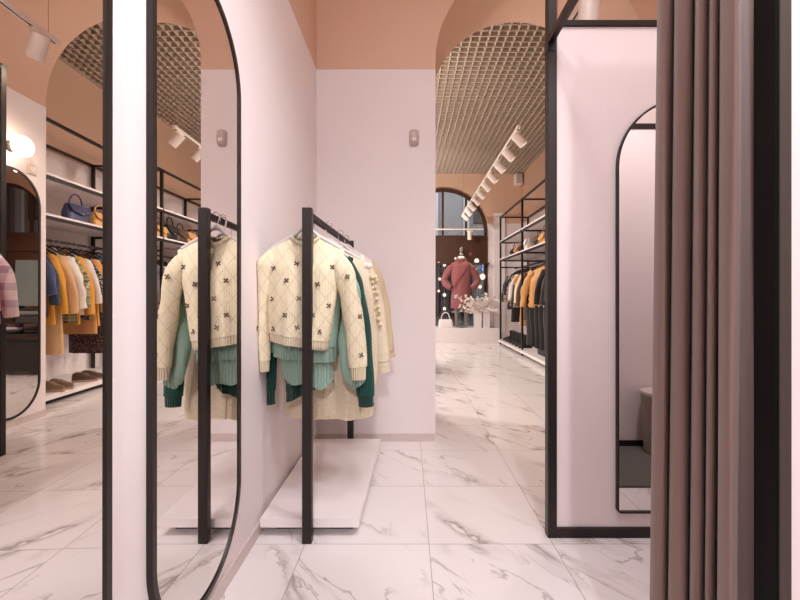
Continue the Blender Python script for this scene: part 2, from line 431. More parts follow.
# ------------------------------------------------------------------ garments
def garment(name, label, cat, loc, group=None, rz=0.0, mats=None, sw=.2, neck=.065, drop=.06, L=.6, wh=.22, th=.07, dip=.03,
            shift=0.0, hem=.05, sleeves=None, cuff=.05, collar=None, fold=.015, ph=0.0, tilt=0.0, quilt=0, placket=None, rows=22, cols=40, extra=None, kf=3.0, waist=None, backlong=0.0, hood=False):
    body, rib = mats[0], (mats[1] if len(mats) > 1 else mats[0])
    root = thing(name, label, cat, loc, group)
    Mx = Matrix.Translation(loc) @ Matrix.Rotation(rz, 4, 'Z')
    def pt(s, a):
        ca, sa = math.cos(a), math.sin(a)
        w = sw + (wh-sw)*min(1, s*1.05)
        if waist: w *= 1 - waist*math.sin(PI*min(1,max(0,(s-.2)/.8)))
        ux = math.copysign(abs(ca)**.85, ca)
        x = w*ux
        n_in = max(0, 1-(x/neck)**2) if abs(x) < neck else 0
        T = th*min(1, s/.28)**.6*(.9+.1*s)
        if quilt: T *= 1 + .5*abs(math.sin(PI*quilt*s)) - .2; x *= 1 + .09*abs(math.sin(PI*quilt*s))
        T = max(T, .026*math.sqrt(n_in)*max(0,1-s*4)+.002)
        y = T*math.copysign(abs(sa)**.7, sa) if sa else 0
        zt = -drop*max(0,(abs(x)-neck)/(max(sw-neck,.01)))**1.1 - (dip*n_in if sa < 0 else dip*.15*n_in)
        fade = max(0, 1-s)**1.2
        LL = L + tilt*x/max(w,.01) + (backlong if sa > 0 else 0)
        z = zt*(fade) - LL*s
        y += fold*s*math.sin(kf*ux*2.2+ph) + fold*.5*s*math.sin(kf*ux*5.1+ph*2+ s*2)
        y += .3*fold*math.sin(9*s+3*ux+ph)
        return (x + shift*s, y, z)
    ss = [0,.02,.05]+[.05+.95*k/rows for k in range(1,rows+1)]
    sh = 1-hem/L if hem else 1.0
    ssb = [q for q in ss if q < sh-.01]+[sh]
    A = [2*PI*(k+.5)/cols for k in range(cols)]
    mb = MB().rings([[pt(q,a) for a in A] for q in ssb], cap=False)
    mb.xf(Mx).build('body', body, root, True, 80)
    if hem:
        rr = []
        for q in (sh-.004, sh, sh+.25*(1-sh), sh+.6*(1-sh), 1.0, 1.0, sh+.5*(1-sh)):
            rr.append([pt(q,a) for a in A])
        def sc(r, k): 
            c = sum(p[0] for p in r)/len(r); return [((p[0]-c)*k+c, p[1]*k, p[2]) for p in r]
        rr = [rr[0]] + [sc(r, .975 if i < 3 else .96) for i, r in enumerate(rr[1:4])] + [sc(rr[4],.96), sc(rr[5],.9), sc(rr[6],.9)]
        MB().rings(rr, cap=False).xf(Mx).build('hem', rib, root, True, 80)
    for path in (sleeves or []):
        P = catmull(path, 6); n = 16; rg = []
        for i, p in enumerate(P):
            a = Vector(P[max(i-1,0)][:3]); b = Vector(P[min(i+1,len(P)-1)][:3]); t = (b-a).normalized()
            nv = t.cross(Vector((0,1,0))).normalized(); bv = nv.cross(t)
            f = i/(len(P)-1); r = p[3]*(.5+.5*min(1, f*4.5)**.7)
            ring = []
            for k in range(n):
                th_ = 2*PI*k/n
                rip = 1 + .10*math.sin(3*th_+ 9*f + ph)*min(1, f*3) + .05*math.sin(22*f+2*th_+ph)
                if quilt: rip *= .92+.26*abs(math.sin(PI*quilt*.8*f))
                ring.append(Vector(p[:3]) + nv*r*math.cos(th_)*rip + bv*r*.72*math.sin(th_)*rip)
            rg.append(ring)
        nc = max(2, int(len(P)*cuff/ max(.05, sum((Vector(P[i+1][:3])-Vector(P[i][:3])).length for i in range(len(P)-1)))+.5)) if cuff else 0
        main = rg[:len(rg)-nc] if nc else rg
        so = MB().rings(main, cap=True).xf(Mx).build('sleeve', body, root, True, 80)
        if nc:
            cr = rg[len(rg)-nc-1:]
            cc = []
            for r in cr:
                c = sum((Vector(q) for q in r), Vector())/len(r); cc.append([c+(Vector(q)-c)*.88 for q in r])
            MB().rings(cc, cap=True).xf(Mx).build('cuff', rib, so, True, 80)
    if collar == 'crew':
        ring = []
        m = 28; pts = []
        for k in range(m):
            a = 2*PI*k/m; x = neck*math.cos(a); sa = math.sin(a)
            n_in = max(0, 1-(x/neck)**2)
            pts.append((x, .026*sa if abs(x) < neck else 0, .004-(dip if sa < 0 else dip*.05)*n_in))
        pts.append(pts[0]); pts.append(pts[1])
        MB().tube(pts, .0085, 8, False).xf(Mx).build('collar', rib, root, True, 80)
    elif collar == 'lapel':
        mb = MB()
        for sx in (-1,1):
            q = [(sx*neck*1.05,.02,.015),(sx*neck*1.0,-.035,.01),(sx*.012,-th-.02,-.17),(sx*(neck+.05),-th*.8-.02,-.09),(sx*(neck+.035),-.03,-.03)]
            mb.add([(a,b,c) for a,b,c in q]+[(a*.96,b+.008,c-.004) for a,b,c in q],
                   [(0,1,2,3,4),(9,8,7,6,5)]+[(k,(k+1)%5,5+(k+1)%5,5+k) for k in range(5)])
        mb.tube([(neck*math.cos(a)*1.1, .03*math.sin(a)+.005, .008) for a in [PI*k/10 for k in range(11)]], .016, 8)
        mb.xf(Mx).build('collar', rib, root, True, 60)
    elif collar == 'hood':
        mb = MB(); 
        rg = []
        for k in range(9):
            t = k/8; a = PI*t
            rg.append([(neck*1.5*math.cos(2*PI*j/16)*(.75+.4*math.sin(a)), .045+.05*math.sin(2*PI*j/16)*(.6+.5*math.sin(a)), .02-.17*t) for j in range(16)])
        mb.rings(rg).xf(Mx).build('hood', rib, root, True, 60)
    elif collar == 'stand':
        rg = []
        for k in range(4):
            t = k/3; rg.append([(neck*1.12*math.cos(2*PI*j/20)*(1-.1*t), .036*math.sin(2*PI*j/20), -.025+.085*t) for j in range(20)])
        MB().rings(rg, cap=False).xf(Mx).build('collar', rib, root, True, 60)
    if placket is not None:
        mb = MB(); px = placket
        rr = []
        for k in range(14):
            s_ = .08+ .92*k/13
            a = math.acos(max(-1,min(1,math.copysign(abs(px)**(1/.85), px)))) ; a = -a
            p = Vector(pt(s_, a)); rr.append([p+Vector((-.009,.004,0)), p+Vector((-.009,-.006,0)), p+Vector((.009,-.006,0)), p+Vector((.009,.004,0))])
        mb.rings(rr).xf(Mx).build('placket', rib, root, True, 60)
    if extra: extra(root, Mx, pt)
    return root

def hanger(label, loc, hook_z, w=.19, drop=.06, rz=0.0, mat=None, group=None, n=6):
    """loc = neck point just under the shoulders; hook goes over the rail at hook_z"""
    o = thing('coat_hanger', label, 'hanger', loc, group)
    Mx = Matrix.Translation(loc) @ Matrix.Rotation(rz, 4, 'Z')
    pts = [(-w,0,-drop-.006),(-w*.75,0,-drop*.62),(-w*.35,0,.006),(-w*.1,0,.040),(w*.1,0,.040),(w*.35,0,.006),(w*.75,0,-drop*.62),(w,0,-drop-.006)]
    rg = []
    for p in catmull(pts, 3):
        rg.append([Vector(p)+Vector((0,.009*math.cos(a),.012*math.sin(a))) for a in [2*PI*k/8 for k in range(8)]])
    MB().rings(rg).xf(Mx).build('arm', mat or M['hanger'], o, True, 60)
    d = hook_z-loc[2]
    r = .017
    hp = [(0,0,.038),(0,0,max(.042,d-.012))]+[(r-r*math.cos(a)-0.0, 0, d-.006+r*math.sin(a)) for a in [PI*k/8*1.25 for k in range(1,9)]]
    hp = [(x-r*.9*(1 if i>1 else (0 if i==0 else .9)), y, z) for i,(x,y,z) in enumerate(hp)]
    MB().tube(hp, .0024, 6).xf(Mx).build('hook', M['chrome'], o, True, 60)
    return o

def railpt(y):
    t = (y-RA.y)/(RB.y-RA.y); return ra.lerp(rb_, t)
k1 = 1.89/F
def L1(px, py, r, y=0.0): return ((px-306)*k1, y, -(py-238)*k1, r*k1)
def flowers(root, Mx, pt):
    rnd = random.Random(3)
    pos = [(276,268),(291,281),(320,285),(275,299),(289,314),(316,315),(330,305),(277,328),(300,327),(322,330),(303,298),(334,268),(300,265)]
    ctr = []
    for px, py in pos:
        lx = (px-306)*k1; lz = -(py-238)*k1
        best = None
        for q in [i/60 for i in range(61)]:
            for j in range(61):
                a = -PI*(j+.5)/61.0; p = pt(q, a); d = (p[0]-lx)**2+(p[2]-lz)**2
                if best is None or d < best[0]: best = (d, p)
        ctr.append(best[1])
    for px, py, yy in [(361,316,-.034),(356,338,-.037),(362,354,-.032),(349,277,-.047),(258,328,-.022)]:
        ctr.append(((px-306)*k1, yy, -(py-238)*k1))
    for p in ctr:
        mb = MB(); a0 = rnd.random()*6
        mb.ball((p[0],p[1]-.001,p[2]), .0034, 6, 4, (1,.6,1))
        for k in range(4):
            a = PI/4+PI/2*k+.25*math.sin(a0); r0, r1 = .001, .0115
            mb.tube([(p[0]+r0*math.cos(a),p[1]-.001,p[2]+r0*math.sin(a)),(p[0]+r1*.7*math.cos(a),p[1]-.002,p[2]+r1*.7*math.sin(a)),(p[0]+r1*math.cos(a),p[1]-.002,p[2]+r1*math.sin(a))], [.0014,.0036,.0044], 6)
        mb.xf(Mx).build('embroidered_flower', M['brown_thread'], root)
gs = 'knitwear and coats on the black rail'
Y = 1.89; X = (306-PX)/F*Y; Z = H+(PY-238)/F*Y
garment('knit_sweater', 'cream pointelle sweater with brown embroidered flowers, front of the rail', 'sweater', (X,Y,Z), gs, 0,
        (M['cream_pt'],M['cream_rib']), sw=.178, neck=.064, drop=.058, L=.495, wh=.137, th=.062, dip=.036, shift=-.032, hem=.042, tilt=.022,
        sleeves=[[L1(276,254,11),L1(266,268,11,.0),L1(262,295,9.0,.01),L1(261,330,7.5,.015),L1(263,372,6,.015)],
                 [L1(334,256,11),L1(344,272,10.5,-.01),L1(350.5,298,9.3,-.012),L1(355,332,10,-.012),L1(359,379,8,-.01)]],
        cuff=.05, collar='crew', fold=.012, ph=.6, rows=30, cols=56, extra=flowers)
hanger('pale grey hanger under the embroidered cream sweater', (X,Y,Z+.004), railpt(Y).z+.012, .16, .05)
Y = 1.95; k2 = Y/F; X = (308-PX)/F*Y; Z = H+(PY-243)/F*Y
def L2(px, py, r, y=0.0): return ((px-308)*k2, y, -(py-243)*k2, r*k2)
def underhem(root, Mx, pt):
    rr = []
    for i in range(9):
        t = i/8
        ring = []
        for j in range(40):
            a = 2*PI*j/40; w = .128-.012*t
            ring.append((.006+w*math.cos(a)-.03+.03*t, .05*math.sin(a)+.006*math.sin(4*a+3), -.49-.175*t + .012*math.sin(2*a+.6)*t - .012*math.sin(5*a)*t))
        rr.append(ring)
    MB().rings(rr, cap=False).xf(Mx).build('folded_hem', M['sage_rib'], root, True, 80)
garment('knit_sweater', 'sage green chunky knit sweater hanging second on the rail', 'sweater', (X,Y,Z), gs, 0,
        (M['sage'],M['sage_rib']), sw=.17, neck=.06, drop=.055, L=.55, wh=.155, th=.07, dip=.03, shift=-.02, hem=.075, tilt=.015,
        sleeves=[[L2(338,262,11),L2(348,285,11),L2(352,312,10,-.0),L2(347,345,8.5,-.02),L2(351,370,8.5,-.02),L2(360,384,8.5,-.012)],
                 [L2(278,262,10),L2(272,300,9,.01),L2(273,330,8,.015),L2(276,352,7,.015)]],
        cuff=.06, collar='crew', fold=.014, ph=1.7, rows=26, cols=48, extra=underhem)
hanger('pale hanger inside the sage green knit sweater', (X,Y,Z+.004), railpt(Y).z+.012, .15, .05)
Y = 2.01; k3 = Y/F; X = (316-PX)/F*Y; Z = H+(PY-246)/F*Y
def L3(px, py, r, y=0.0): return ((px-316)*k3, y, -(py-246)*k3, r*k3)
garment('knit_sweater', 'dark bottle green knit sweater behind the sage one', 'sweater', (X,Y,Z), gs, 0,
        (M['green'],M['green_rib']), sw=.185, neck=.06, drop=.06, L=.72, wh=.10, th=.05, dip=.03, shift=-.05, hem=.05, tilt=-.045,
        sleeves=[[L3(346,262,10),L3(354,285,9.5),L3(360,320,9),L3(364,365,9),L3(367,406,9)],
                 [L3(284,264,9),L3(276,300,8),L3(271,350,6.5),L3(270,404,6)]],
        cuff=.05, collar='crew', fold=.014, ph=2.3, rows=24, cols=44)
hanger('pale hanger inside the dark green sweater', (X,Y,Z+.004), railpt(Y).z+.012, .16, .055)
Y = 2.15; k4 = Y/F; X = (328-PX)/F*Y; Z = H+(PY-249)/F*Y
def L4(px, py, r, y=0.0): return ((px-328)*k4, y, -(py-249)*k4, r*k4)
garment('teddy_coat', 'long ecru teddy coat, its hem showing lowest under the sweaters', 'coat', (X,Y,Z), gs, 0,
        (M['teddy'],), sw=.19, neck=.06, drop=.06, L=.872, wh=.235, th=.075, dip=.05, hem=0, cuff=0,
        sleeves=[[L4(356,266,10),L4(364,300,10),L4(369,345,9),L4(368,385,8)],[L4(300,266,10),L4(291,310,9.5),L4(290,350,9),L4(292,388,8)]],
        collar='lapel', fold=.018, ph=.9, placket=0.0, rows=24, cols=44)
hanger('pale hanger inside the long teddy coat', (X,Y,Z+.004), railpt(Y).z+.012, .17, .055)
Y = 2.42; k5 = Y/F; X = (340-PX)/F*Y; Z = H+(PY-252)/F*Y
def L5(px, py, r, y=0.0): return ((px-340)*k5, y, -(py-252)*k5, r*k5)
def pompoms(root, Mx, pt):
    mb = MB(); rnd = random.Random(5)
    for py in range(276, 330, 6):
        for dx in (-4, 1, 5):
            p = L5(371+(py-276)*.09+dx+rnd.uniform(-1,1), py+rnd.uniform(-2,2), 0, -.05)
            mb.ball(p[:3], .0125, 7, 5)
    mb.xf(Mx).build('pompoms', M['cream_knit'], root, True)
garment('knit_cardigan', 'ecru cardigan with pompom trim on its sleeve, fifth on the rail', 'cardigan', (X,Y,Z), gs, 0,
        (M['ecru'],M['ecru']), sw=.19, neck=.06, drop=.055, L=.66, wh=.2, th=.06, dip=.05, hem=.05,
        sleeves=[[L5(366,266,9),L5(371,290,9.5),L5(377,330,9.5),L5(384,372,8)],[L5(312,268,9),L5(306,310,8),L5(304,360,7)]],
        cuff=.03, collar='crew', fold=.015, ph=3.1, rows=20, cols=40, extra=pompoms)
hanger('pale hanger inside the pompom cardigan', (X,Y,Z+.004), railpt(Y).z+.012, .17, .055)
rb = MB()
rb.box((-.24,2.34,1.23), (.03,.02,.05), .3, .008); rb.ball((-.252,2.33,1.27), .02, 8, 6, (1.4,.6,.8)); rb.ball((-.224,2.33,1.265), .02, 8, 6, (1.2,.6,.9))
rb.bar((-.245,2.33,1.26),(-.25,2.33,1.14),.018,.006); rb.bar((-.237,2.33,1.26),(-.225,2.335,1.16),.018,.006)
rb.bar((-.255,2.335,1.275),(-.262,2.35,1.33),.016,.006)
tag(rb.build('ribbon_bow', M['satin'], None, True), 'white satin bow hanging at the shoulder between green sweater and coat', 'bow')
Y = 2.62; k6 = Y/F; X = (346-PX)/F*Y; Z = H+(PY-253)/F*Y
def L6(px, py, r, y=0.0): return ((px-346)*k6, y, -(py-253)*k6, r*k6)
garment('knit_cardigan', 'sand coloured cardigan hanging last on the rail near the back wall', 'cardigan', (X,Y,Z), gs, 0,
        (M['sand'],M['sand']), sw=.19, neck=.06, drop=.055, L=.66, wh=.19, th=.05, dip=.05, hem=.05,
        sleeves=[[L6(372,266,8.5),L6(378,295,9),L6(384,330,8.5),L6(388,358,8)],[L6(320,268,8.5),L6(314,310,8),L6(312,352,7)]],
        cuff=.03, collar='crew', fold=.013, ph=4.0, rows=18, cols=36)
hanger('pale hanger inside the sand coloured cardigan', (X,Y,Z+.004), railpt(Y).z+.012, .17, .055)

# motion detector on the back wall
md = thing('motion_detector', 'small pale motion detector high on the white back wall', 'detector', (.045,YB0,2.22))
mb = MB(); cx, cz = .045, 2.262+.02
rg = []
for zz, w, d in ((-.058,.026,.02),(-.05,.034,.032),(-.01,.037,.042),(.03,.037,.04),(.052,.033,.032),(.058,.026,.02)):
    rg.append([(cx+w*math.cos(a), YB0-d*abs(math.sin(a))**.6 if math.sin(a) > 0 else YB0, cz+zz) for a in [2*PI*k/20 for k in range(20)]])
mb.rings(rg).build('housing', M['grey_plastic'], md, True, 50)
MB().ball((cx,YB0-.036,cz-.022), .02, 12, 8, (1,.5,.8)).build('lens', M['white'], md, True)

# ------------------------------------------------------------------ fitting room
PYF = 1.853; PXF = .633
def partition(label, x0, x1, y0, y1, ztop, post_top, loc):
    r = thing('fitting_room_partition', label, 'partition', loc)
    t = .041; yc = (y0+y1)/2; d = y1-y0
    MB().box((x0+t/2,yc,post_top/2), (t,d,post_top), 0, .002).build('post', M['black'], r)
    MB().box(((x0+t+x1)/2,yc,ztop-.0135), (x1-x0-t,d,.027), 0, .002).build('top_rail', M['black'], r)
    MB().box(((x0+t+x1)/2,yc,.0235), (x1-x0-t,d,.047), 0, .002).build('bottom_rail', M['black'], r)
    MB().box(((x0+t+x1)/2,yc,(ztop-.027+.047)/2), (x1-x0-t,d*.5,ztop-.027-.047)).build('panel', M['panel'], r)
    return r
partition('white fitting room panel in black frame facing the viewer', PXF, RW, PYF, PYF+.042, 2.345, 2.75, (PXF,PYF,0))
r2 = thing('fitting_room_partition', 'near fitting room panel with dark frame at the right edge', 'partition', (.627,.72,0))
MB().box((.627+.0135,.7215,1.19), (.027,.047,2.38), 0, .0015).build('post', plain('matte_black_post', (13,11,10), .6, 0, .02, Specular_IOR_Level=.12), r2)
MB().box((.6405,.6965,1.19), (.020,.004,2.37), 0, .0008).build('cover_strip', plain('brown_cover_strip', (64,54,49), .5, .1, .02), r2)
MB().box(((.654+RW)/2,.72,2.32), (RW-.654,.05,.04)).build('top_rail', M['black'], r2)
MB().box(((.654+RW)/2,.72,.025), (RW-.654,.05,.05)).build('bottom_rail', M['black'], r2)
MB().box(((.6545+RW)/2,.7205,1.175), (RW-.6545,.04,2.25)).build('panel', M['panel'], r2)
mirror('arch-topped mirror on the white fitting room panel, half behind the curtain', None, (1.258,PYF+.0105,.115), (1,0,0), (0,-1,0), .63, 1.875, .315, .02, .0085, .017, .010)
cr = thing('curtain_rail', 'black rail running from the panel post over the curtain', 'curtain rail', (.645,1.2,2.235))
MB().box((.645,1.30,2.252), (.026,1.20,.03)).build('rail', M['black'], cr)
MB().box((.645,1.872,2.235), (.03,.046,.06)).build('bracket', M['black'], cr)
# curtain
cp = [(654,.668),(655.5,.650),(660,.640),(666,.645),(669.5,.665),(671,.690),(672.5,.655),(676,.640),(684,.640),(689,.655),(691.5,.695),(693.5,.655),(697,.638),(702,.64),(705,.66),(706.5,.69),(708,.655),(711,.636),(715,.642),(717.5,.675),(718.5,.69),(719.5,.65),(723,.625),(729,.612),(735,.612),(739,.632),(741,.67),(743.5,.72),(747,.76),(752,.79),(758,.80)]
base = [(Xc, Xc*F/(xi-PX)) for xi, Xc in cp]
path = catmull(base, 5)
rr = []
for i in range(25):
    t = i/24; z = .03+2.19*t
    row = []
    for j, (a, b) in enumerate(path):
        f = j/len(path)
        wob = .004*math.sin(z*2.3+j*.21)+.003*math.sin(z*4.1+j*.5)
        amp = 1 + .08*(1-t)
        row.append((.655+(a-.655)*amp+wob*.6, b - .010*(1-f) + (1-t)*(.034*(1-f)) - t*.014*(1-f) + wob, z))
    rr.append(row)
mb = MB().rings(rr, cap=False, closed=False)
cu = mb.build('curtain', M['curtain'], None, True, 80)
sm = cu.modifiers.new('thickness', 'SOLIDIFY'); sm.thickness = .003; sm.offset = 0
tag(cu, 'taupe brown pleated fitting room curtain hanging floor-length at the right', 'curtain')
tag(MB().box((1.42,1.06,.006), (1.24,.62,.012), 0, .004).build('rug', M['rug']), 'dark grey carpet on the fitting room floor, seen in the panel mirror', 'rug')
bn = thing('waste_bin', 'pale grey rounded bin on the dark carpet, seen in the panel mirror', 'bin', (1.735,.875,.012))
MB().lathe((1.735,.875,.012), [(.001,0),(.085,0),(.095,.02),(.112,.39),(.116,.395),(.116,.405),(.108,.405),(.095,.06),(.001,.06)], 28).build('body', M['bin'], bn, True, 40)
MB().lathe((1.735,.875,.415), [(.105,-.002),(.118,.002),(.120,.012),(.115,.022),(.06,.034),(.001,.036)], 28).build('lid', M['grey_plastic'], bn, True, 40)

# ------------------------------------------------------------------ track lights
def track(label, a, b, wires, cat='light track', group=None):
    a = Vector(a); b = Vector(b); m = (a+b)/2
    t = thing('light_track', label, cat, m, group)
    MB().bar(a, b, .034, .032).build('rail', M['fixture'], t)
    d = (b-a).normalized()
    MB().bar(a+d*.03-Vector((0,0,.0165)), b-d*.03-Vector((0,0,.0165)), .012, .003).build('slot', M['black'], t)
    for y, top in wires:
        p = a.lerp(b, (y-a.y)/(b.y-a.y))
        MB().tube([p+Vector((0,0,.012)), p+Vector((0,0,.02)), Vector((p.x,p.y,top))], [.010,.0022,.0022], 6).build('suspension_wire', M['chrome'], t)
    return t
def spot(label, p, aim, group, r=.05, ln=.16, energy=0, col=(1,.87,.74), cone=70, along=(0,1,0)):
    p = Vector(p); aim = Vector(aim).normalized()
    t = thing('track_spotlight', label, 'spotlight', p, group)
    al = Vector(along)
    MB().bar(p-al*.07-Vector((0,0,.03)), p+al*.07-Vector((0,0,.03)), .03, .028).build('adapter', M['fixture'], t)
    piv = p-Vector((0,0,.07))
    MB().tube([p-Vector((0,0,.04)), piv], .01, 8).build('stem', M['fixture'], t, True)
    a = piv - aim*.035
    hd = MB().lathe(a, [(.001,0),(r*.92,0),(r,.008),(r,ln),(r*.9,ln),(r*.86,ln-.012),(.001,ln-.013)], 24, aim).build('head', M['fixture'], t, True, 35)
    MB().lathe(a+aim*(ln-.012), [(.001,0),(r*.84,0),(r*.84,.003),(.001,.003)], 24, aim).build('lens', M['spot_glow'], hd)
    if energy:
        light('SPOT', a+aim*(ln+.02), energy, col, .05, aim, cone)
    return t
def light(kind, loc, energy, col, size=.05, aim=(0,0,-1), cone=70, blend=.8, sx=None):
    l = bpy.data.lights.new('lamp_or_fill_light', kind); l.energy = energy; l.color = col
    if kind == 'SPOT': l.spot_size = math.radians(cone); l.spot_blend = blend; l.shadow_soft_size = size
    elif kind == 'POINT': l.shadow_soft_size = size
    elif kind == 'AREA':
        l.shape = 'RECTANGLE'; l.size = sx or size; l.size_y = size
    o = bpy.data.objects.new('lamp_or_fill_light', l); COL.objects.link(o); o.location = loc
    o.rotation_euler = Vector(aim).to_track_quat('-Z','Y').to_euler(); return o
TX, TZ = 1.22, 2.95
track('long white suspended light track running to the shop window', (TX,4.50,TZ), (TX-.01,9.05,TZ-.06), [(4.62,4.4),(6.8,4.4),(8.9,4.4)])
gt = 'spotlights on the long track'
for i in range(10):
    y = 4.62 + i*.475
    spot('white cylindrical spotlight, %s from the near end of the long track' % ORD[i], (TX-.001*i,y,TZ-.006*i), (.72,.0,-.75), gt, energy=16 if i % 2 == 0 else 0, cone=95)
track('short white suspended light track above the fitting room, seen in the near mirror', (1.085,1.55,2.92), (1.085,3.06,2.92), [(2.97,ZC1),(1.7,ZC1)])
gt = 'spotlights on the short front track'
spot('white spotlight at the passage end of the front track', (1.085,2.90,2.92), (.42,.2,-.88), gt, r=.055, ln=.17, energy=42, cone=120)
spot('white spotlight on the front track, just above the panel frame', (1.085,2.45,2.92), (-.06,.1,-1), gt, r=.06, ln=.18, energy=24, cone=100)
track('short white light track above the window display', (-.05,YF-.25,2.62), (1.75,YF-.25,2.62), [], group=None)
gt = 'spotlights above the window display'
spot('white spotlight above the mannequin, left of the pair', (.32,YF-.25,2.61), (0,.05,-1), gt, .05, .19, along=(1,0,0), energy=14, cone=80)
spot('white spotlight above the planters, right of the pair', (1.43,YF-.25,2.61), (0,.05,-1), gt, .05, .19, along=(1,0,0), energy=14, cone=80)

# passage: lamp, switch
wl = thing('globe_lamp', 'round glowing globe wall lamp above the passage mirror', 'lamp', (AX+AR,3.49,2.32))
MB().lathe((AX+AR,3.49,2.32), [(.045,0),(.045,.03),(.02,.04),(.02,.055)], 18, (-1,0,0)).build('base', M['bronze'], wl, True, 40)
MB().ball((AX+AR-.105,3.49,2.32), .085, 24, 14, (.75,1,1)).build('globe', M['lamp'], wl, True)
sw_ = thing('light_switch', 'square beige wall switch plate beside the globe lamp', 'switch', (AX+AR,3.72,2.17))
MB().box((AX+AR-.006,3.70,2.19), (.012,.085,.085), 0, .003).build('plate', M['switch'], sw_)
MB().box((AX+AR-.014,3.70,2.19), (.006,.05,.05), 0, .002).build('rocker', M['white'], sw_)

# rack behind the fitting room with pink and plaid shirts (seen in the near mirror)
r3 = thing('clothes_rack', 'tall black rack with white base at the passage, at the near mirror edge', 'clothes rack', (1.5,2.6,0))
for px_, py_ in ((1.33,2.89),(1.78,2.89),(1.33,2.36),(1.78,2.36)):
    MB().box((px_,py_,1.335), (.04,.04,2.67), 0, .002).build('post', M['black'], r3)
for a, b in (((1.33,2.36,2.65),(1.33,2.89,2.65)),((1.78,2.36,2.65),(1.78,2.89,2.65)),((1.33,2.89,2.65),(1.78,2.89,2.65)),((1.33,2.36,2.65),(1.78,2.36,2.65)),((1.33,2.89,1.75),(1.78,2.89,1.75)),((1.33,2.36,1.75),(1.78,2.36,1.75))):
    MB().bar(a, b, .03, .03).build('crossbar', M['black'], r3)
MB().bar((1.59,2.36,1.72),(1.59,2.89,1.72),.025,.025).build('rail', M['black'], r3)
MB().box((1.555,2.625,.07), (.41,.48,.05), 0, .003).build('platform', M['white'], r3)
def std_sleeves(sw, L=.5, r=.055, out=.05, drop=.07):
    return [[(s*(sw-.03),0,-drop-.0,r*1.05),(s*(sw+.01),0,-drop-.06,r),(s*(sw+out*.7),-.01,-drop-L*.45,r*.88),(s*(sw+out),-.015,-drop-L,r*.68)] for s in (-1,1)]
c_pp = cloth('purple_plaid', (158,128,150), 'plaid', (226,204,206), .8); c_pk = cloth('pink_knit', (238,150,146), 'knit')
gp = 'shirts on the passage rack'
garment('shirt', 'lilac and white checked shirt on the passage rack, seen in the near mirror', 'shirt', (1.60,2.83,1.52), gp, 0, (c_pp,), sw=.21, L=.62, wh=.23, th=.05, hem=0, cuff=0, sleeves=std_sleeves(.21,.50,.062,.20), rows=12, cols=24, collar='stand')
garment('knit_sweater', 'pink sweater hanging in front of the checked shirt', 'sweater', (1.575,2.73,1.50), gp, 0, (c_pk,), sw=.2, L=.58, wh=.21, th=.05, hem=.04, cuff=.04, sleeves=std_sleeves(.2,.52,.062,.16), rows=12, cols=24, collar='crew')
hanger('hanger of the checked shirt on the passage rack', (1.60,2.83,1.524), 1.735, .18, .06, 0, M['hanger_dark']); hanger('hanger of the pink sweater on the passage rack', (1.575,2.73,1.504), 1.735, .18, .06, 0, M['hanger_dark'])

# ------------------------------------------------------------------ wall shelving in the back room
SX, SB = 2.07, 2.68
YP = [3.96, 5.70, 7.43, 9.17]
SH1, SH2, STOP, RAIL = 2.30, 1.90, 2.85, 1.66
su = thing('shelving_unit', 'long black frame wall shelving with white shelves along the right wall', 'shelving', (2.4,6.5,0))
for y in YP:
    for x in (SX, SB):
        MB().box((x,y,(STOP+.0)/2), (.035,.035,STOP)).build('post', M['black'], su)
    for z in (STOP-.015, SH1-.035, SH2-.035, RAIL+.055):
        MB().bar((SX,y,z),(SB,y,z),.028,.028).build('crossbar', M['black'], su)
for a, b in zip(YP[:-1], YP[1:]):
    for x in (SX, SB):
        MB().bar((x,a,STOP-.015),(x,b,STOP-.015),.03,.03).build('top_bar', M['black'], su)
    for z in (SH1, SH2):
        MB().box(((SX+SB)/2-.005,(a+b)/2,z-.01), (SB-SX+.05,b-a-.036,.02)).build('shelf', M['white'], su)
        MB().bar((SX,a,z-.036),(SX,b,z-.036),.03,.03).build('shelf_bar', M['black'], su)
    MB().bar((2.40,a,RAIL+.03),(2.40,b,RAIL+.03),.026,.026).build('hanging_rail', M['black'], su)
    MB().box(((SX+SB)/2,(a+b)/2,.085), (SB-SX+.10,b-a-.036,.05)).build('platform', M['white'], su)
    MB().box(((SX+SB)/2+.03,(a+b)/2,.03), (SB-SX-.05,b-a-.1,.06)).build('plinth', M['black'], su)
MB().bar((2.24,YP[1],.98),(2.24,YP[2],.98),.026,.026).build('hanging_rail', M['black'], su)
for yy in (YP[1],YP[2]): MB().bar((SX,yy,.98),(SB,yy,.98),.028,.028).build('crossbar', M['black'], su)

C = {}
C['denim'] = cloth('denim_blue', (66,76,108)); C['denim2'] = cloth('navy_wool', (52,58,82))
C['mustard'] = cloth('mustard_wool', (214,150,50)); C['camel'] = cloth('camel_wool', (200,146,92)); C['tan'] = cloth('tan_wool', (208,166,120))
C['offw'] = cloth('off_white_quilt', (222,212,204), 'puffer'); C['olive'] = cloth('olive_check', (150,140,92), 'plaid', (92,84,60))
C['print'] = cloth('black_white_print', (40,34,34), 'print', (220,208,200)); C['blue'] = cloth('sky_blue', (86,150,196)); C['cream'] = cloth('cream_wool', (226,208,182))
C['rust'] = cloth('dark_floral', (52,30,32), 'print', (150,110,100)); C['black'] = cloth('black_wool', (30,26,26)); C['char'] = cloth('charcoal_wool', (62,54,52))
C['brown'] = cloth('brown_wool', (88,62,50)); C['orange'] = cloth('amber_puffer', (206,150,88), 'puffer'); C['dplaid'] = cloth('dark_check', (70,58,54), 'plaid', (150,130,118))
C['lgrey'] = cloth('pale_blue_shirt', (196,196,214)); C['brownlea'] = plain('brown_leather', (84,60,46), .45); C['blacklea'] = plain('black_leather', (32,28,28), .4)
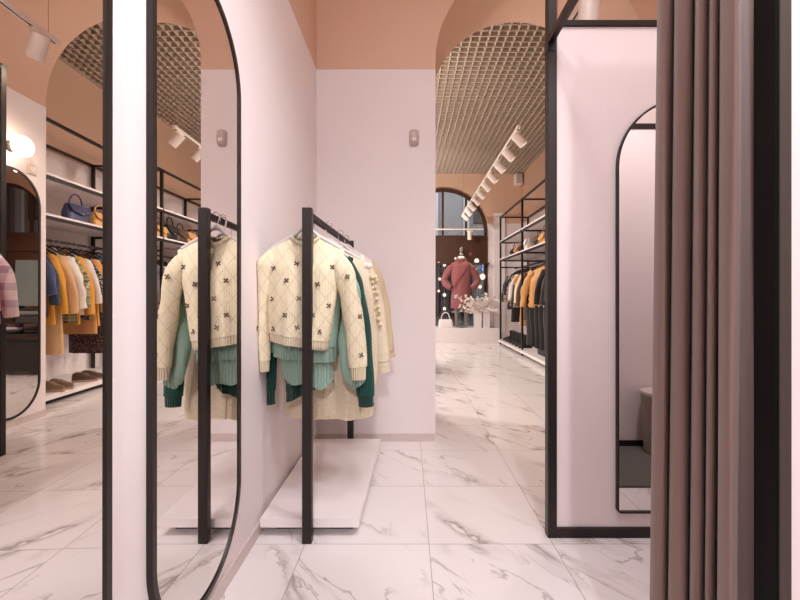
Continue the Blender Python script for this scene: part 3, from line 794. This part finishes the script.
C['tanlea'] = plain('tan_leather', (206,152,90), .45); C['navylea'] = plain('navy_leather', (58,62,98), .4); C['taupe_suede'] = plain('taupe_suede', (128,102,80), .85); C['whitelea'] = plain('white_leather', (236,226,224), .4)
gA = 'clothes in the near shelving bay'
def hang(name, label, cat, y, mat, group, rail=RAIL, x=2.40, hl=None, **kw):
    z = rail-.075
    kw.setdefault('rows', 12); kw.setdefault('cols', 24); kw.setdefault('hem', 0); kw.setdefault('cuff', 0); kw.setdefault('th', .04)
    sw = kw.setdefault('sw', .2); sl = kw.pop('sl', .5); r = kw.pop('sr', .066); kw.setdefault('wh', sw+.045); kw.setdefault('drop', .085)
    if sl: kw['sleeves'] = std_sleeves(sw, sl, r, kw.pop('out', .15), .09)
    rz = kw.pop('rz', random.uniform(-.18,.18))
    garment(name, label, cat, (x,y,z), group, rz, (mat,), ph=random.uniform(0,6), **kw)
    hanger(hl or 'dark hanger holding the %s' % label.split(',')[0], (x,y,z+.004), rail+.045, sw*.88, .058, rz, M['hanger_dark'])
near = [('denim_jacket','navy denim jacket, first garment of the near bay','jacket',4.06,C['denim'],dict(L=.62,sl=.4)),
 ('denim_jacket','slate blue long jacket, second in the near bay','jacket',4.15,C['denim2'],dict(L=.72,sl=.5)),
 ('coat','mustard coat next to the blue jackets in the near bay','coat',4.24,C['mustard'],dict(L=.8,sl=.6,collar='lapel')),
 ('coat','long tan coat hanging lowest in the near bay','coat',4.33,C['tan'],dict(L=1.12,sl=.6,collar='lapel')),
 ('puffer_jacket','off white quilted jacket in the near bay','jacket',4.44,C['offw'],dict(L=.66,sl=.55,quilt=7,collar='hood',th=.06)),
 ('shirt','olive checked overshirt between white jacket and yellow coat','shirt',4.53,C['olive'],dict(L=.8,sl=.55)),
 ('coat','bright mustard wool coat with wide sleeve, middle of the near bay','coat',4.62,C['mustard'],dict(L=.82,sl=.62,sr=.075,collar='lapel')),
 ('shirt','white cotton shirt behind the bright mustard coat','shirt',4.72,C['offw'],dict(L=.72,sl=.5)),
 ('dress','black and white printed dress in the near bay','dress',4.80,C['print'],dict(L=.78,sl=.4)),
 ('coat','camel wool coat beside the printed dress','coat',4.89,C['camel'],dict(L=.95,sl=.6,collar='lapel')),
 ('cardigan','deep yellow cardigan near the far end of the near bay','cardigan',4.98,C['mustard'],dict(L=.86,sl=.6)),
 ('dress','dark floral dress hanging low in the near bay','dress',5.07,C['rust'],dict(L=1.2,sl=.3)),
 ('shirt','sky blue shirt beside the yellow cardigan','shirt',5.16,C['blue'],dict(L=.75,sl=.55)),
 ('coat','cream coat at the far end of the near bay','coat',5.28,C['cream'],dict(L=.9,sl=.6,collar='lapel')),
 ('coat','brown coat last in the near bay','coat',5.40,C['brown'],dict(L=.9,sl=.6,collar='lapel'))]
for nm, lb, ct, y, m, kw in near: hang(nm, lb, ct, 4.22+(y-4.06)*.95, m, gA, **kw)
gB = 'clothes in the middle shelving bay'
midl = [('shirt','pale blue shirt beside the doorway post of the middle bay','shirt',5.95,C['lgrey'],dict(L=.72,sl=.55)),
 ('coat','brown jacket in the middle bay','coat',6.08,C['brown'],dict(L=.66,sl=.5,collar='lapel')),
 ('jacket','charcoal jacket in the middle bay','jacket',6.22,C['char'],dict(L=.68,sl=.55,collar='lapel')),
 ('jacket','black jacket right of the amber puffer','jacket',6.58,C['black'],dict(L=.70,sl=.55,collar='lapel')),
 ('puffer_jacket','amber quilted puffer jacket with hood','jacket',6.86,C['orange'],dict(L=.70,sl=.6,sr=.066,quilt=6,collar='hood',th=.085,sw=.22,x=2.30,rz=-.5)),
 ('coat','long dark coat left of the amber puffer','coat',7.06,C['char'],dict(L=.78,sl=.6,collar='lapel',sr=.065)),
 ('jacket','black zip jacket at the far end of the middle bay','jacket',7.24,C['black'],dict(L=.70,sl=.55))]
for nm, lb, ct, y, m, kw in midl: hang(nm, lb, ct, y, m, gB, **kw)
gC = 'clothes in the far shelving bay'
farl = [('coat','dark brown coat beside the middle shelving post','coat',7.62,C['brown'],dict(L=.95,sl=.6,collar='lapel')),
 ('coat','cream coat with dark trim in the far bay','coat',7.80,C['cream'],dict(L=.72,sl=.55,collar='lapel')),
 ('skirt','long camel dress hanging below the cream coat','dress',7.92,C['camel'],dict(L=1.08,sl=.2)),
 ('jacket','charcoal wool jacket in the far bay','jacket',8.06,C['char'],dict(L=.7,sl=.55)),
 ('shirt','off white quilted jacket in the far bay','jacket',8.22,C['offw'],dict(L=.66,sl=.5)),
 ('coat','dark checked coat in the far bay','coat',8.40,C['dplaid'],dict(L=.74,sl=.55,collar='lapel')),
 ('dress','long black dress in the far bay','dress',8.56,C['black'],dict(L=1.05,sl=.4)),
 ('jacket','brown checked jacket near the window end','jacket',8.74,C['dplaid'],dict(L=.72,sl=.55)),
 ('coat','charcoal coat at the window end of the shelving','coat',8.92,C['char'],dict(L=.8,sl=.55,collar='lapel'))]
for nm, lb, ct, y, m, kw in farl: hang(nm, lb, ct, y, m, gC, **kw)
def trousers(label, y, mat, x=2.30, rail=.98, rz=0, L=.62):
    o = thing('trousers', label, 'trousers', (x,y,rail-.06), 'trousers on the low rail')
    Mx = Matrix.Translation((x,y,rail-.05)) @ Matrix.Rotation(rz,4,'Z')
    MB().rings([[(.17*math.cos(a)*(1+.03*k), .03*math.sin(a), -.045*k) for a in [2*PI*j/20 for j in range(20)]] for k in range(2)]).xf(Mx).build('waistband', mat, o, True, 60)
    for s in (-1,1):
        rg = []
        for k in range(9):
            t = k/8; w = .098-.03*t; cx = s*(.088+.012*t)
            rg.append([(cx+w*math.cos(a)*(1+.06*math.sin(7*t+a*2)), (.036+.012*math.sin(PI*t))*math.sin(a)+.008*math.sin(6*t), -.04-(L-.04)*t) for a in [2*PI*j/16 for j in range(16)]])
        MB().rings(rg).xf(Mx).build('leg', mat, o, True, 60)
    h = MB(); h.box((0,0,.02), (.30,.012,.018)); 
    for s in (-1,1): h.box((s*.11,0,-.0), (.02,.05,.05))
    h.xf(Mx); ho = thing('clip_hanger', 'pale clip hanger above the %s' % label, 'hanger', (x,y,rail-.04), None)
    h.build('bar', M['satin'], ho)
    MB().tube([(x,y,rail-.03),(x,y,rail+.0),(x+.014,y,rail+.022),(x+.022,y,rail+.01)], .003, 6).build('hook', M['chrome'], ho)
for i, (y, m, lb) in enumerate([(6.02,'black','black trousers nearest the doorway on the low rail'),(6.12,'char','charcoal trousers, second on the low rail'),(6.34,'black','black wide trousers, middle of the low rail'),(6.58,'black','black cropped trousers, fourth on the low rail'),(6.82,'black','black slim trousers right of the shelving post'),(7.06,'char','charcoal trousers farthest on the low rail')]):
    trousers(lb, y+.08, C[m], x=2.24, rz=random.uniform(-.5,-.2), L=.70)
# bags
def bag(label, loc, w, d, h, mat, rz=0.0, handle=.14, group='handbags on the shelving', flap=True, hw=.008):
    o = thing('handbag', label, 'bag', loc, group)
    Mx = Matrix.Translation(loc) @ Matrix.Rotation(rz,4,'Z')
    rg = []
    for t, kw, kd in ((0,.93,.9),(.03,1,1),(.5,1.0,.9),(.92,.9,.55),(1.0,.84,.35)):
        rg.append([(math.copysign(abs(math.cos(a))**.35,math.cos(a))*w/2*kw, math.copysign(abs(math.sin(a))**.5,math.sin(a))*d/2*kd, h*t) for a in [2*PI*(j+.5)/24 for j in range(24)]])
    MB().rings(rg).xf(Mx).build('body', mat, o, True, 50)
    if flap:
        q = [(-w*.45,-d*.22,h*1.0),(w*.45,-d*.22,h*1.0),(w*.47,-d*.5-.006,h*.62),(w*.08,-d*.5-.008,h*.45),(-w*.08,-d*.5-.008,h*.45),(-w*.47,-d*.5-.006,h*.62)]
        mb = MB().add(q+[(a,b-.008,c+.002) for a,b,c in q], [(0,1,2,3,4,5),(11,10,9,8,7,6)]+[(k,(k+1)%6,6+(k+1)%6,6+k) for k in range(6)])
        fl = mb.xf(Mx).build('flap', mat, o)
        MB().box((0,-d*.5-.014,h*.5), (.022,.01,.018)).xf(Mx).build('clasp', M['brass'], fl)
    if handle:
        MB().tube([(w*.30*math.cos(a),0,h*.96+handle*math.sin(a)) for a in [PI*k/14 for k in range(15)]], hw, 8).xf(Mx).build('handle', mat, o, True)
    return o
R90 = -PI/2
bag('navy blue flap handbag with top handle on the near bay shelf', (2.20,4.74,SH2), .32,.13,.20, C['navylea'], R90, .13)
bag('tan flap handbag with top handle beside the navy one', (2.20,5.12,SH2), .30,.13,.18, C['tanlea'], R90, .12)
for i, (y, mt, w, h, lb) in enumerate([(5.95,'tanlea',.26,.2,'tan handbag nearest on the middle bay shelf'),(6.22,'blacklea',.28,.25,'black handbag on the middle bay shelf'),(6.50,'brownlea',.30,.24,'brown handbag on the middle bay shelf'),(6.78,'tanlea',.30,.22,'light tan handbag in the middle of the shelf'),(7.08,'brownlea',.26,.22,'small brown handbag beside the shelving post'),
        (7.72,'whitelea',.16,.26,'white upright bag on the far bay shelf'),(8.10,'brownlea',.26,.2,'brown bag on the far bay shelf'),(8.42,'tanlea',.22,.17,'tan bag on the far bay shelf'),(8.72,'blacklea',.26,.18,'black bag at the far end of the shelf')]):
    bag(lb, (2.26,y,SH2), w,.13,h, C[mt], R90, .1 if i % 2 == 0 else .14)
# shoes
def shoe(label, loc, rz, mat, sole, group, L=.25, boot=0.0):
    o = thing('boot' if boot else 'shoe', label, 'boot' if boot else 'shoe', loc, group)
    Mx = Matrix.Translation(loc) @ Matrix.Rotation(rz,4,'Z')
    def outl(t, k):
        return (.034+.012*math.sin(PI*min(1,t*1.1)))*k
    rg = []
    for z in (0,.022,.026):
        rg.append([(L*(.5*math.cos(a)), outl(.5+.5*math.cos(a),1.0)*math.copysign(abs(math.sin(a))**.7,math.sin(a)), z) for a in [2*PI*j/24 for j in range(24)]])
    MB().rings(rg).xf(Mx).build('sole', sole, o, True, 40)
    rg = []
    for k in range(9):
        t = k/8; x = -L*.47+L*.93*t
        hgt = .085 if t < .35 else .085-.05*((t-.35)/.65)**.8
        wd = outl(t, .95)*(1 if t < .85 else 1-.5*(t-.85)/.15); hgt = hgt if t > .05 else .07
        rg.append([(x, wd*math.cos(a)*(1 if math.sin(a) < .3 else .8), .024+hgt*max(0,math.sin(a))**.8) for a in [PI*j/10 for j in range(11)]]+[(x,0,.024)])
    up_ = MB().rings(rg).xf(Mx).build('upper', mat, o, True, 60)
    if boot:
        rg = [[(-L*.27+.052*math.cos(a)*(1+.1*k/4), .042*math.sin(a), .07+boot*k/4) for a in [2*PI*j/16 for j in range(16)]] for k in range(5)]
        MB().rings(rg).xf(Mx).build('shaft', mat, o, True, 60)
    else:
        mb = MB()
        for k in range(4): mb.tube([(.0+.02*k,-.022,.092-.011*k),(.004+.02*k,0,.102-.012*k),(.0+.02*k,.022,.092-.011*k)], .003, 6)
        mb.xf(Mx).build('laces', sole, up_)
    return o
sole_l = plain('pale_rubber', (170,146,122), .7); sole_d = plain('dark_rubber', (28,24,24), .6)
shoe('taupe suede lace-up shoe, nearest on the near bay platform', (2.12,4.32,.11), PI, C['taupe_suede'], sole_l, 'shoes on the near platform')
shoe('taupe suede lace-up shoe behind the nearest one', (2.12,4.44,.11), PI, C['taupe_suede'], sole_l, 'shoes on the near platform')
shoe('brown lace-up shoe, third along the near platform', (2.14,4.80,.11), PI-.2, C['brownlea'], sole_l, 'shoes on the near platform')
shoe('brown lace-up shoe, fourth along the near platform', (2.14,4.93,.11), PI-.2, C['brownlea'], sole_l, 'shoes on the near platform')
for i in range(6):
    shoe('black ankle boot, %s from the middle post on the far platform' % ORD[i], (2.19,7.66+i*.25,.11), PI, C['blacklea'], sole_d, 'boots on the far platform', .26, .15)
# dark storage crate in the middle bay
cb = thing('storage_basket', 'black basket on the platform under the trousers', 'basket', (2.36,6.5,.11))
MB().rings([[(2.36+k*.19*sx, 6.5+k*.42*sy, z) for sx, sy in ((-1,-1),(1,-1),(1,1),(-1,1))] for z, k in ((.11,.94),(.30,1),(.30,.95),(.13,.9))]).build('body', C['black'], cb)
MB().tube([(2.17,6.4,.27),(2.155,6.42,.25),(2.155,6.58,.25),(2.17,6.6,.27)], .008, 6).build('handle', C['black'], cb)

# ------------------------------------------------------------------ shop window
cx, R, sp = W1
def window(name, W, zs, ybar, lint, door=False):
    cx, R, sp = W
    y0 = YF+.12
    fr = MB()
    n = 36; d = .07; fw = .085
    po = [(cx-R*math.cos(PI*k/n), sp+R*math.sin(PI*k/n)) for k in range(n+1)]
    pi_ = [(cx-(R-fw)*math.cos(PI*k/n), sp+(R-fw)*math.sin(PI*k/n)) for k in range(n+1)]
    po = [(cx-R,zs)]+po+[(cx+R,zs)]; pi_ = [(cx-R+fw,zs)]+pi_+[(cx+R-fw,zs)]
    rg = [[(a[0],y0,a[1]),(a[0],y0+d,a[1]),(b[0],y0+d,b[1]),(b[0],y0,b[1])] for a, b in zip(po, pi_)]
    fr.rings(rg)
    r = thing(name, '', '', (cx,y0,zs)); del r['label']; del r['category']; struct(r)
    fr.build('window_frame', M['wood'], r)
    bars = MB()
    for x in (cx-.60, cx-.02, cx+.54):
        top = sp+math.sqrt((R-.03)**2-(x-cx)**2); bars.box((x,y0+d/2,(ybar+top)/2), (.05,.06,top-ybar))
    bars.build('muntin', M['wood'], r)
    # lintel zone
    MB().box((cx,y0+.01,(ybar+lint)/2), (2*R-.02,.10,ybar-lint)).build('lintel', M['wood'], r)
    gl = MB(); gpt = [(a[0],y0+.05,a[1]) for a in pi_]; 
    gl.add(gpt+[(a,b+.008,c) for a,b,c in gpt], [tuple(range(len(gpt))), tuple(reversed(range(len(gpt),2*len(gpt))))])
    gl.build('pane', M['glass'], r)
    return r
w1 = window('window_1', W1, .34, 2.53, 1.86)
MB().box((cx,YF-.02,1.845), (2*R-.02,.26,.03)).build('soffit', M['wood'], w1)
for x in (cx-.76, cx+.64):
    dl = thing('downlight', 'small warm downlight in the dark lintel, %s' % ('left of the pair' if x < cx else 'right of the pair'), 'downlight', (x,YF+.1,2.13), 'downlights in the window lintel')
    MB().lathe((x,YF+.125,2.13), [(.055,0),(.055,.012),(.04,.014),(.001,.014)], 16, (0,-1,0)).build('ring', M['brass'], dl)
    MB().lathe((x,YF+.125,2.13), [(.038,.012),(.038,.016),(.001,.016)], 16, (0,-1,0)).build('lens', M['down_glow'], dl)
    light('SPOT', (x,YF+.06,2.12), .8, (1,.7,.4), .02, (0,.15,-1), 120)
st = MB().box((cx+.1,(YF-.35+YF+.35)/2,.17), (2.36,.70,.34), 0, .004)
struct(st.build('trim_1', M['white']))
struct(MB().box((2.16,YF-.03,1.52), (.26,.06,3.04)).build('trim_2', M['white']))
# display things
YM = 9.62
mq = thing('mannequin', 'headless mannequin in a dusty rose coat standing in the shop window', 'mannequin', (1.27,YM,.34))
def skin_body(pts, edges, rad):
    me = bpy.data.meshes.new('body'); me.from_pydata(pts, edges, []); ob = bpy.data.objects.new('body', me); COL.objects.link(ob)
    ob.modifiers.new('skin','SKIN'); 
    for v, r in zip(me.skin_vertices[0].data, rad): v.radius = (r, r)
    me.skin_vertices[0].data[0].use_root = True
    sb = ob.modifiers.new('sub','SUBSURF'); sb.levels = 2; sb.render_levels = 2
    return ob
MX = .0; 
pts = [(0,0,.95),(0,.0,1.18),(0,0,1.40),(0,.0,1.50),(0,0,1.66),(-.10,0,.90),(-.11,-.01,.50),(-.10,.03,.08),(-.11,-.10,.03),(.10,0,.90),(.11,-.02,.50),(.12,.02,.08),(.13,-.10,.03),
       (-.16,0,1.46),(-.37,.02,1.13),(-.24,-.09,.95),(.16,0,1.46),(.37,.02,1.13),(.24,-.09,.95)]
edges = [(0,1),(1,2),(2,3),(3,4),(0,5),(5,6),(6,7),(7,8),(0,9),(9,10),(10,11),(11,12),(3,13),(13,14),(14,15),(3,16),(16,17),(17,18)]
rad = [.12,.105,.13,.08,.05,.09,.06,.042,.03,.09,.06,.042,.03,.05,.03,.028,.05,.03,.028]
M['mann'] = plain('grey_mannequin', (128,118,114), .5, 0, .02)
bo = skin_body(pts, edges, rad); bo.parent = mq; bo.data.materials.append(M['mann']); bo.location = (0,0,.012)
MB().lathe((1.27,YM,2.03), [(.052,0),(.05,.05),(.03,.07),(.03,.09),(.048,.11),(.05,.15),(.03,.185),(.001,.19)], 18).build('neck_cap', M['chrome'], mq, True, 40)
MB().lathe((1.27,YM,.34), [(.001,0),(.17,0),(.17,.01),(.001,.012)], 28).build('base_plate', M['chrome'], mq)
# coat on the mannequin (seen from behind)
rg = []
for z, w, d in ((1.92,.085,.075),(1.90,.12,.09),(1.85,.215,.115),(1.75,.24,.135),(1.5,.225,.15),(1.3,.22,.15),(1.1,.225,.155),(.92,.235,.16),(.79,.24,.165),(.78,.225,.15)):
    rg.append([(1.27+w*math.copysign(abs(math.cos(a))**.85,math.cos(a))+.004*math.sin(7*a+z*9), YM+d*math.sin(a)+.006*math.sin(5*a+z*5), z) for a in [2*PI*j/36 for j in range(36)]])
coat = MB().rings(rg, cap=False).build('coat', M['rose'], mq, True, 80)
for s in (-1,1):
    P = catmull([(1.27+s*.16,YM,1.80,.07),(1.27+s*.27,YM+.01,1.69,.088),(1.27+s*.385,YM+.02,1.46,.08),(1.27+s*.33,YM-.04,1.33,.075),(1.27+s*.24,YM-.09,1.27,.065)], 6)
    MB().tube([p[:3] for p in P], [p[3]*(1+.05*math.sin(i*1.7)) for i, p in enumerate(P)], 16).build('sleeve', M['rose'], coat, True, 80)
MB().tube([(1.27+.10*math.cos(a), YM+.085*math.sin(a), 1.925) for a in [2*PI*k/20 for k in range(21)]], .034, 10).build('collar', M['rose'], coat, True)
MB().lathe((1.27,YM,1.92), [(.085,0),(.088,.03),(.075,.085),(.06,.09)], 20).build('sweater_neck', M['whitefix'] if 'whitefix' in M else M['satin'], mq, True)
MB().bar((1.27-.19,YM+.0,1.80-.04),(1.27,YM-.157,1.58),.02,.012).build('strap', M['brown_thread'], mq) if False else None
bar = MB(); prev = None
for i in range(9):
    t = i/8; x = 1.27+.15-.33*t; z = 1.82-.50*t
    bar.box((x, YM-.150-.012*math.sin(PI*t), z), (.05,.012,.07))
bar.build('seam_strap', M['rose'], coat)
mq.location = (1.27-.0,YM,.34)
# shift mannequin to its place
dx = (461-PX)/F*YM - 1.27
mq.location.x += dx
bag('small white handbag with round handle standing in the shop window', ((445.5-PX)/F*9.6,9.58,.34), .34,.13,.19, C['whitelea'], PI, .17, None, False, .012)
def planter(label, x, y, w, h):
    o = thing('planter', label, 'planter', (x,y,.34), 'white planters in the shop window')
    MB().rings([[(x+sx*w/2*k, y+sy*w/2*k, .34+z) for sx, sy in ((-1,-1),(1,-1),(1,1),(-1,1))] for z, k in ((0,.9),(h,1),(h,.9),(.05,.8))]).build('pot', M['white'], o)
    MB().box((x,y,.34+h-.03), (w*.86,w*.86,.02)).build('soil', C['brown'], o)
    return o
xa = (477.5-PX)/F*9.5; xb = (486.5-PX)/F*9.45
planter('white square planter holding the white branches', xa, 9.50, .17, .40)
planter('white square planter beside the window edge', xb, 9.52, .17, .43)
def branches(label, x, y, z, n, seed, spread):
    rnd = random.Random(seed); mb = MB(); lf = MB()
    for i in range(n):
        a = rnd.uniform(0,2*PI); el = rnd.uniform(.45,1.1); ln = rnd.uniform(.3,.52)
        p = Vector((x,y,z-.12)); d = Vector((math.cos(a)*spread, math.sin(a)*spread*.35, el)).normalized(); pts = [p]
        for k in range(5):
            d = (d+Vector((rnd.uniform(-.3,.3),rnd.uniform(-.2,.2),rnd.uniform(-.25,.1)))).normalized(); p = p+d*ln/4; pts.append(p)
            for q in range(3):
                e = Vector((rnd.uniform(-1,1),rnd.uniform(-1,1),rnd.uniform(-.4,1))).normalized()
                c = p+e*.035; u = e.cross(Vector((0,1,.3))).normalized()*.026; w = e*.05
                t_ = e.cross(u).normalized()*.004
                lf.add([c-w,c+u,c+w,c-u,c+t_,c-t_], [(0,1,4),(1,2,4),(2,3,4),(3,0,4),(1,0,5),(2,1,5),(3,2,5),(0,3,5)])
        mb.tube(pts, [.006,.006,.005,.004,.003,.003], 5)
    o = thing('branch_arrangement', label, 'branches', (x,y,z))
    mb.build('stem', M['white'], o); l = lf.build('leaves', M['satin'], o); l['kind'] = 'stuff'
branches('white frosted branches fanning out of the planter', xa-.06, 9.45, .78, 34, 4, 1.0)
gb = 'round white baubles hanging in the shop window'
bl = [(476.7,261,2.4,'largest upper bauble right of the mannequin'),(482.5,276.7,2.8,'large bauble under the blue sign'),(475,270,1.9,'bauble at the coat sleeve'),(480,286.7,1.8,'bauble just above the branches'),
      (444.5,264.7,1.7,'upper left oval bauble'),(438.7,263,1.1,'small bauble at the upper left frame'),(439.7,279,1.4,'small bauble at the left frame, mid height'),(444.5,295,1.7,'bauble left of the coat hem'),(438.7,291,1.2,'small bauble beside the left frame, low'),(444.5,308.7,1.6,'lowest bauble above the white handbag'),(444,285,1.2,'tiny bauble left of the coat'),(455.5,258.5,1.2,'small bauble at the mannequin shoulder')]
for x, y, r, lb in bl:
    yy = YF+.07; X_ = (x-PX)/F*yy; Z_ = H+(PY-y)/F*yy; rr_ = r/F*yy
    o = thing('hanging_bauble', 'white ' + lb, 'bauble', (X_,yy,Z_-rr_), gb)
    MB().ball((X_,yy,Z_), rr_, 12, 8, (1,.8,1.1)).build('ball', M['bauble_emit'], o, True)
    MB().tube([(X_,yy,Z_+rr_),(X_,yy,1.835)], .0015, 4).build('thread', M['hanger'], o)
# entrance door under the second arch
dcx, dR, dsp = W2
w2 = window('window_2', W2, 2.08, 2.53, 2.10)
dr = thing('door_1', '', '', (dcx,YF+.13,0)); del dr['label']; del dr['category']; struct(dr)
for sx in (-1,1):
    x = dcx+sx*.50
    for xx in (x-.42, x+.42): MB().box((xx,YF+.155,1.05), (.14,.06,2.10)).build('stile', M['wood'], dr)
    for zz, h_ in ((2.0,.2),(.2,.4)): MB().box((x,YF+.155,zz), (.70,.06,h_)).build('door_rail', M['wood'], dr)
    MB().box((x,YF+.155,1.15), (.70,.01,1.5)).build('pane', M['glass'], dr)
MB().tube([(dcx+.84,YF+.12,1.05),(dcx+.84,YF+.07,1.07),(dcx+.84,YF+.07,1.33),(dcx+.84,YF+.12,1.35)], .014, 8).build('handle', M['brass'], dr)
# speaker
sp_ = thing('loudspeaker', 'small white wall loudspeaker high on the far wall', 'speaker', ((519-PX)/F*9.6,YF,3.68))
sx0 = (519-PX)/F*9.6
MB().box((sx0,YF-.085,3.82), (.17,.18,.27), 0, .015).build('cabinet', M['fixture'], sp_)
MB().box((sx0,YF-.184,3.82), (.14,.012,.23), 0, .004).build('grille', M['grey_plastic'], sp_)

# low black display shelf in the back room (seen in the passage mirror)
ld = thing('display_table', 'low black two-tier display table with folded clothes, seen in the passage mirror', 'display table', (-.55,6.05,0))
for x in (-1.35,.15):
    for y in (5.8,6.3): MB().box((x,y,.44), (.04,.04,.88)).build('leg', M['black'], ld)
MB().box((-.6,6.05,.89), (1.6,.58,.03)).build('top', M['black'], ld)
MB().box((-.6,6.05,.55), (1.56,.54,.025)).build('shelf', M['black'], ld)
MB().box((-.6,6.05,.25), (1.50,.52,.40)).build('drawer_block', M['black'], ld)
rnd = random.Random(11)
fc = ['black','brown','char','lgrey','rust','black']; k = 0
for z, xs in ((.905,(-.25,.0)),(.5625,(-.3,-.02))):
    for x in xs:
        nst = 3 if z < .8 else 1
        for i in range(nst):
            m = C[fc[k % 6]]; k += 1
            mb = MB(); rg = []
            for zz, q in ((0,.93),(.012,1),(.032,1),(.044,.9)):
                rg.append([(x+q*.11*math.copysign(abs(math.cos(a))**.4,math.cos(a)), 5.98+q*.15*math.copysign(abs(math.sin(a))**.4,math.sin(a)), z+i*.045+zz+.004*math.sin(3*a)) for a in [2*PI*(j+.5)/20 for j in range(20)]])
            mb.rings(rg)
            pos_ = 'left' if x < -.1 else 'right'
            lev = ['at the bottom of','in the middle of','on top of'][i] if nst == 3 else None
            lb = ('folded dark sweater %s the %s stack on the display table shelf' % (lev, pos_)) if lev else 'folded dark garment lying on the display table top, %s one' % pos_
            tag(mb.build('folded_sweater', m, None, True, 60), lb, 'folded clothes', 'folded clothes on the display table')

# ------------------------------------------------------------------ street outside
struct(MB().box((-1.5,14.5,-.10), (26,9,.12)).build('ground', M['asphalt']))
bf = thing('street_building', 'grey stone building across the street behind the shop window', 'building', (0,15.2,0))
MB().box((-1,15.5,4), (24,.6,8)).build('wall', M['facade'], bf)
for i in range(18):
    x = -10.5+i*1.15
    MB().box((x,15.15,4.6), (.22,.14,3.0)).build('pilaster', M['facade_light'], bf)
    if i % 3 != 1:
        MB().box((x+.57,15.18,4.7), (.62,.06,1.9)).build('window', M['facade_dark'], bf)
MB().box((-1,15.1,3.05), (22,.3,.16)).build('cornice', M['facade_light'], bf)
for i in range(7):
    MB().box((-8+i*2.4,15.17,1.5), (1.5,.08,2.4)).build('shopfront', M['facade_dark'], bf)
lw = thing('added_glow_panel', 'added glowing pane with mullions across the street, lightening the view in the passage mirror', 'glow panel', (-9.0,15.05,.4))  # added glow that lightens the street seen through the entrance
MB().box((-9.0,15.08,1.45), (3.6,.06,2.1)).build('pane', emit('added_glow_pane', (176,172,158), .45), lw)
for x in (-10.85,-9.6,-8.4,-7.15): MB().box((x,15.03,1.45), (.1,.1,2.2)).build('mullion', M['facade_dark'], lw)
MB().box((-9.0,15.03,2.55), (3.8,.12,.12)).build('lintel', M['facade_dark'], lw)
SGY = 10.35; sx_ = (483.5-PX)/F*SGY
sg = thing('street_sign', 'blue lit sign with white lettering hanging outside the window', 'sign', (sx_,SGY,1.70))
MB().box((sx_,SGY,1.87), (.12,.05,.36), 0, .006).build('panel', M['sign_blue'], sg)
for z in (1.98,1.87,1.76):
    MB().tube([(sx_+.03*math.cos(a)-.005, SGY-.03, z+.036*math.sin(a)) for a in [PI*.3+PI*1.5*k/10 for k in range(11)]], .008, 6).build('letter', M['sign_white'], sg)
MB().bar((sx_+.06,SGY,2.0),(sx_+.5,SGY,2.0),.02,.02).build('bracket', M['black'], sg)

# ------------------------------------------------------------------ lights
WARM = (1.0,.92,.85)
# front room: unseen ceiling spots, with added fill lights among them
NEU = (.965,.96,1.0)
for x, y, z, e, aim, cone in ((1.085,.35,2.85,96,(-1,.42,-1.05),94),(1.085,.85,2.85,84,(-1,.2,-.95),92),(.2,-2.6,2.9,250,(.42,4.45,-2.55),58),(.3,1.2,3.3,34,(.0,.1,-1),80)):  # the one far behind the camera is added to even out the panel
    light('SPOT', (x,y,z), e, NEU, .08, aim, cone, 1.0)
light('AREA', (.5,.2,ZC1-.08), 66, NEU, 1.6, (0,0,-1), sx=1.6)  # added soft ceiling fill, no fixture modelled
light('SPOT', (1.40,1.60,3.3), 135, NEU, .12, (.12,-.48,-1), 62, .9)  # added spot to brighten the fitting room interior
light('SPOT', (.55,-.6,2.6), 40, NEU, .08, (.35,1.6,-1.35), 75, 1.0)  # added fill for the floor and lower panel
# back room: added fill spots out of sight on the left, as if from more tracks
for x, y in ((-1.4,4.6),(-1.4,7.2),(-3.4,6.2),(-3.4,8.4),(-.9,5.9),(-.9,8.4)):
    light('SPOT', (x,y,3.2), 150, WARM, .03, (.45,0,-1), 150, 1.0)
for x, y in ((-.6,4.7),(-.6,7.0)):
    light('SPOT', (x,y,2.9), 115, WARM, .03, (.5,0,1), 160, 1.0)  # added upward fill for the upper walls and arch soffit
light('SPOT', (-.2,7.4,2.8), 130, WARM, .03, (.4,1,.1), 110, 1.0)  # added fill to brighten the far wall
light('AREA', (0,12.5,5.5), 420, (.9,.93,1.0), 3.0, (0,.5,-.6), sx=8)  # added unseen light to brighten the street facade
wd = bpy.data.worlds.new('night'); SC.world = wd; wd.use_nodes = True
wd.node_tree.nodes['Background'].inputs[0].default_value = (.12,.13,.16,1); wd.node_tree.nodes['Background'].inputs[1].default_value = .25
SC.view_settings.view_transform = 'Standard'; SC.view_settings.look = 'None'
SC.view_settings.gamma = 1; SC.view_settings.exposure = 0.1
try: SC.view_settings.use_curve_mapping = False
except Exception: pass
SC.cycles.max_bounces = 12; SC.cycles.diffuse_bounces = 5; SC.cycles.glossy_bounces = 6; SC.cycles.transparent_max_bounces = 12
SC.cycles.use_denoising = True; SC.cycles.caustics_reflective = False; SC.cycles.caustics_refractive = False
SC.cycles.sample_clamp_indirect = 6
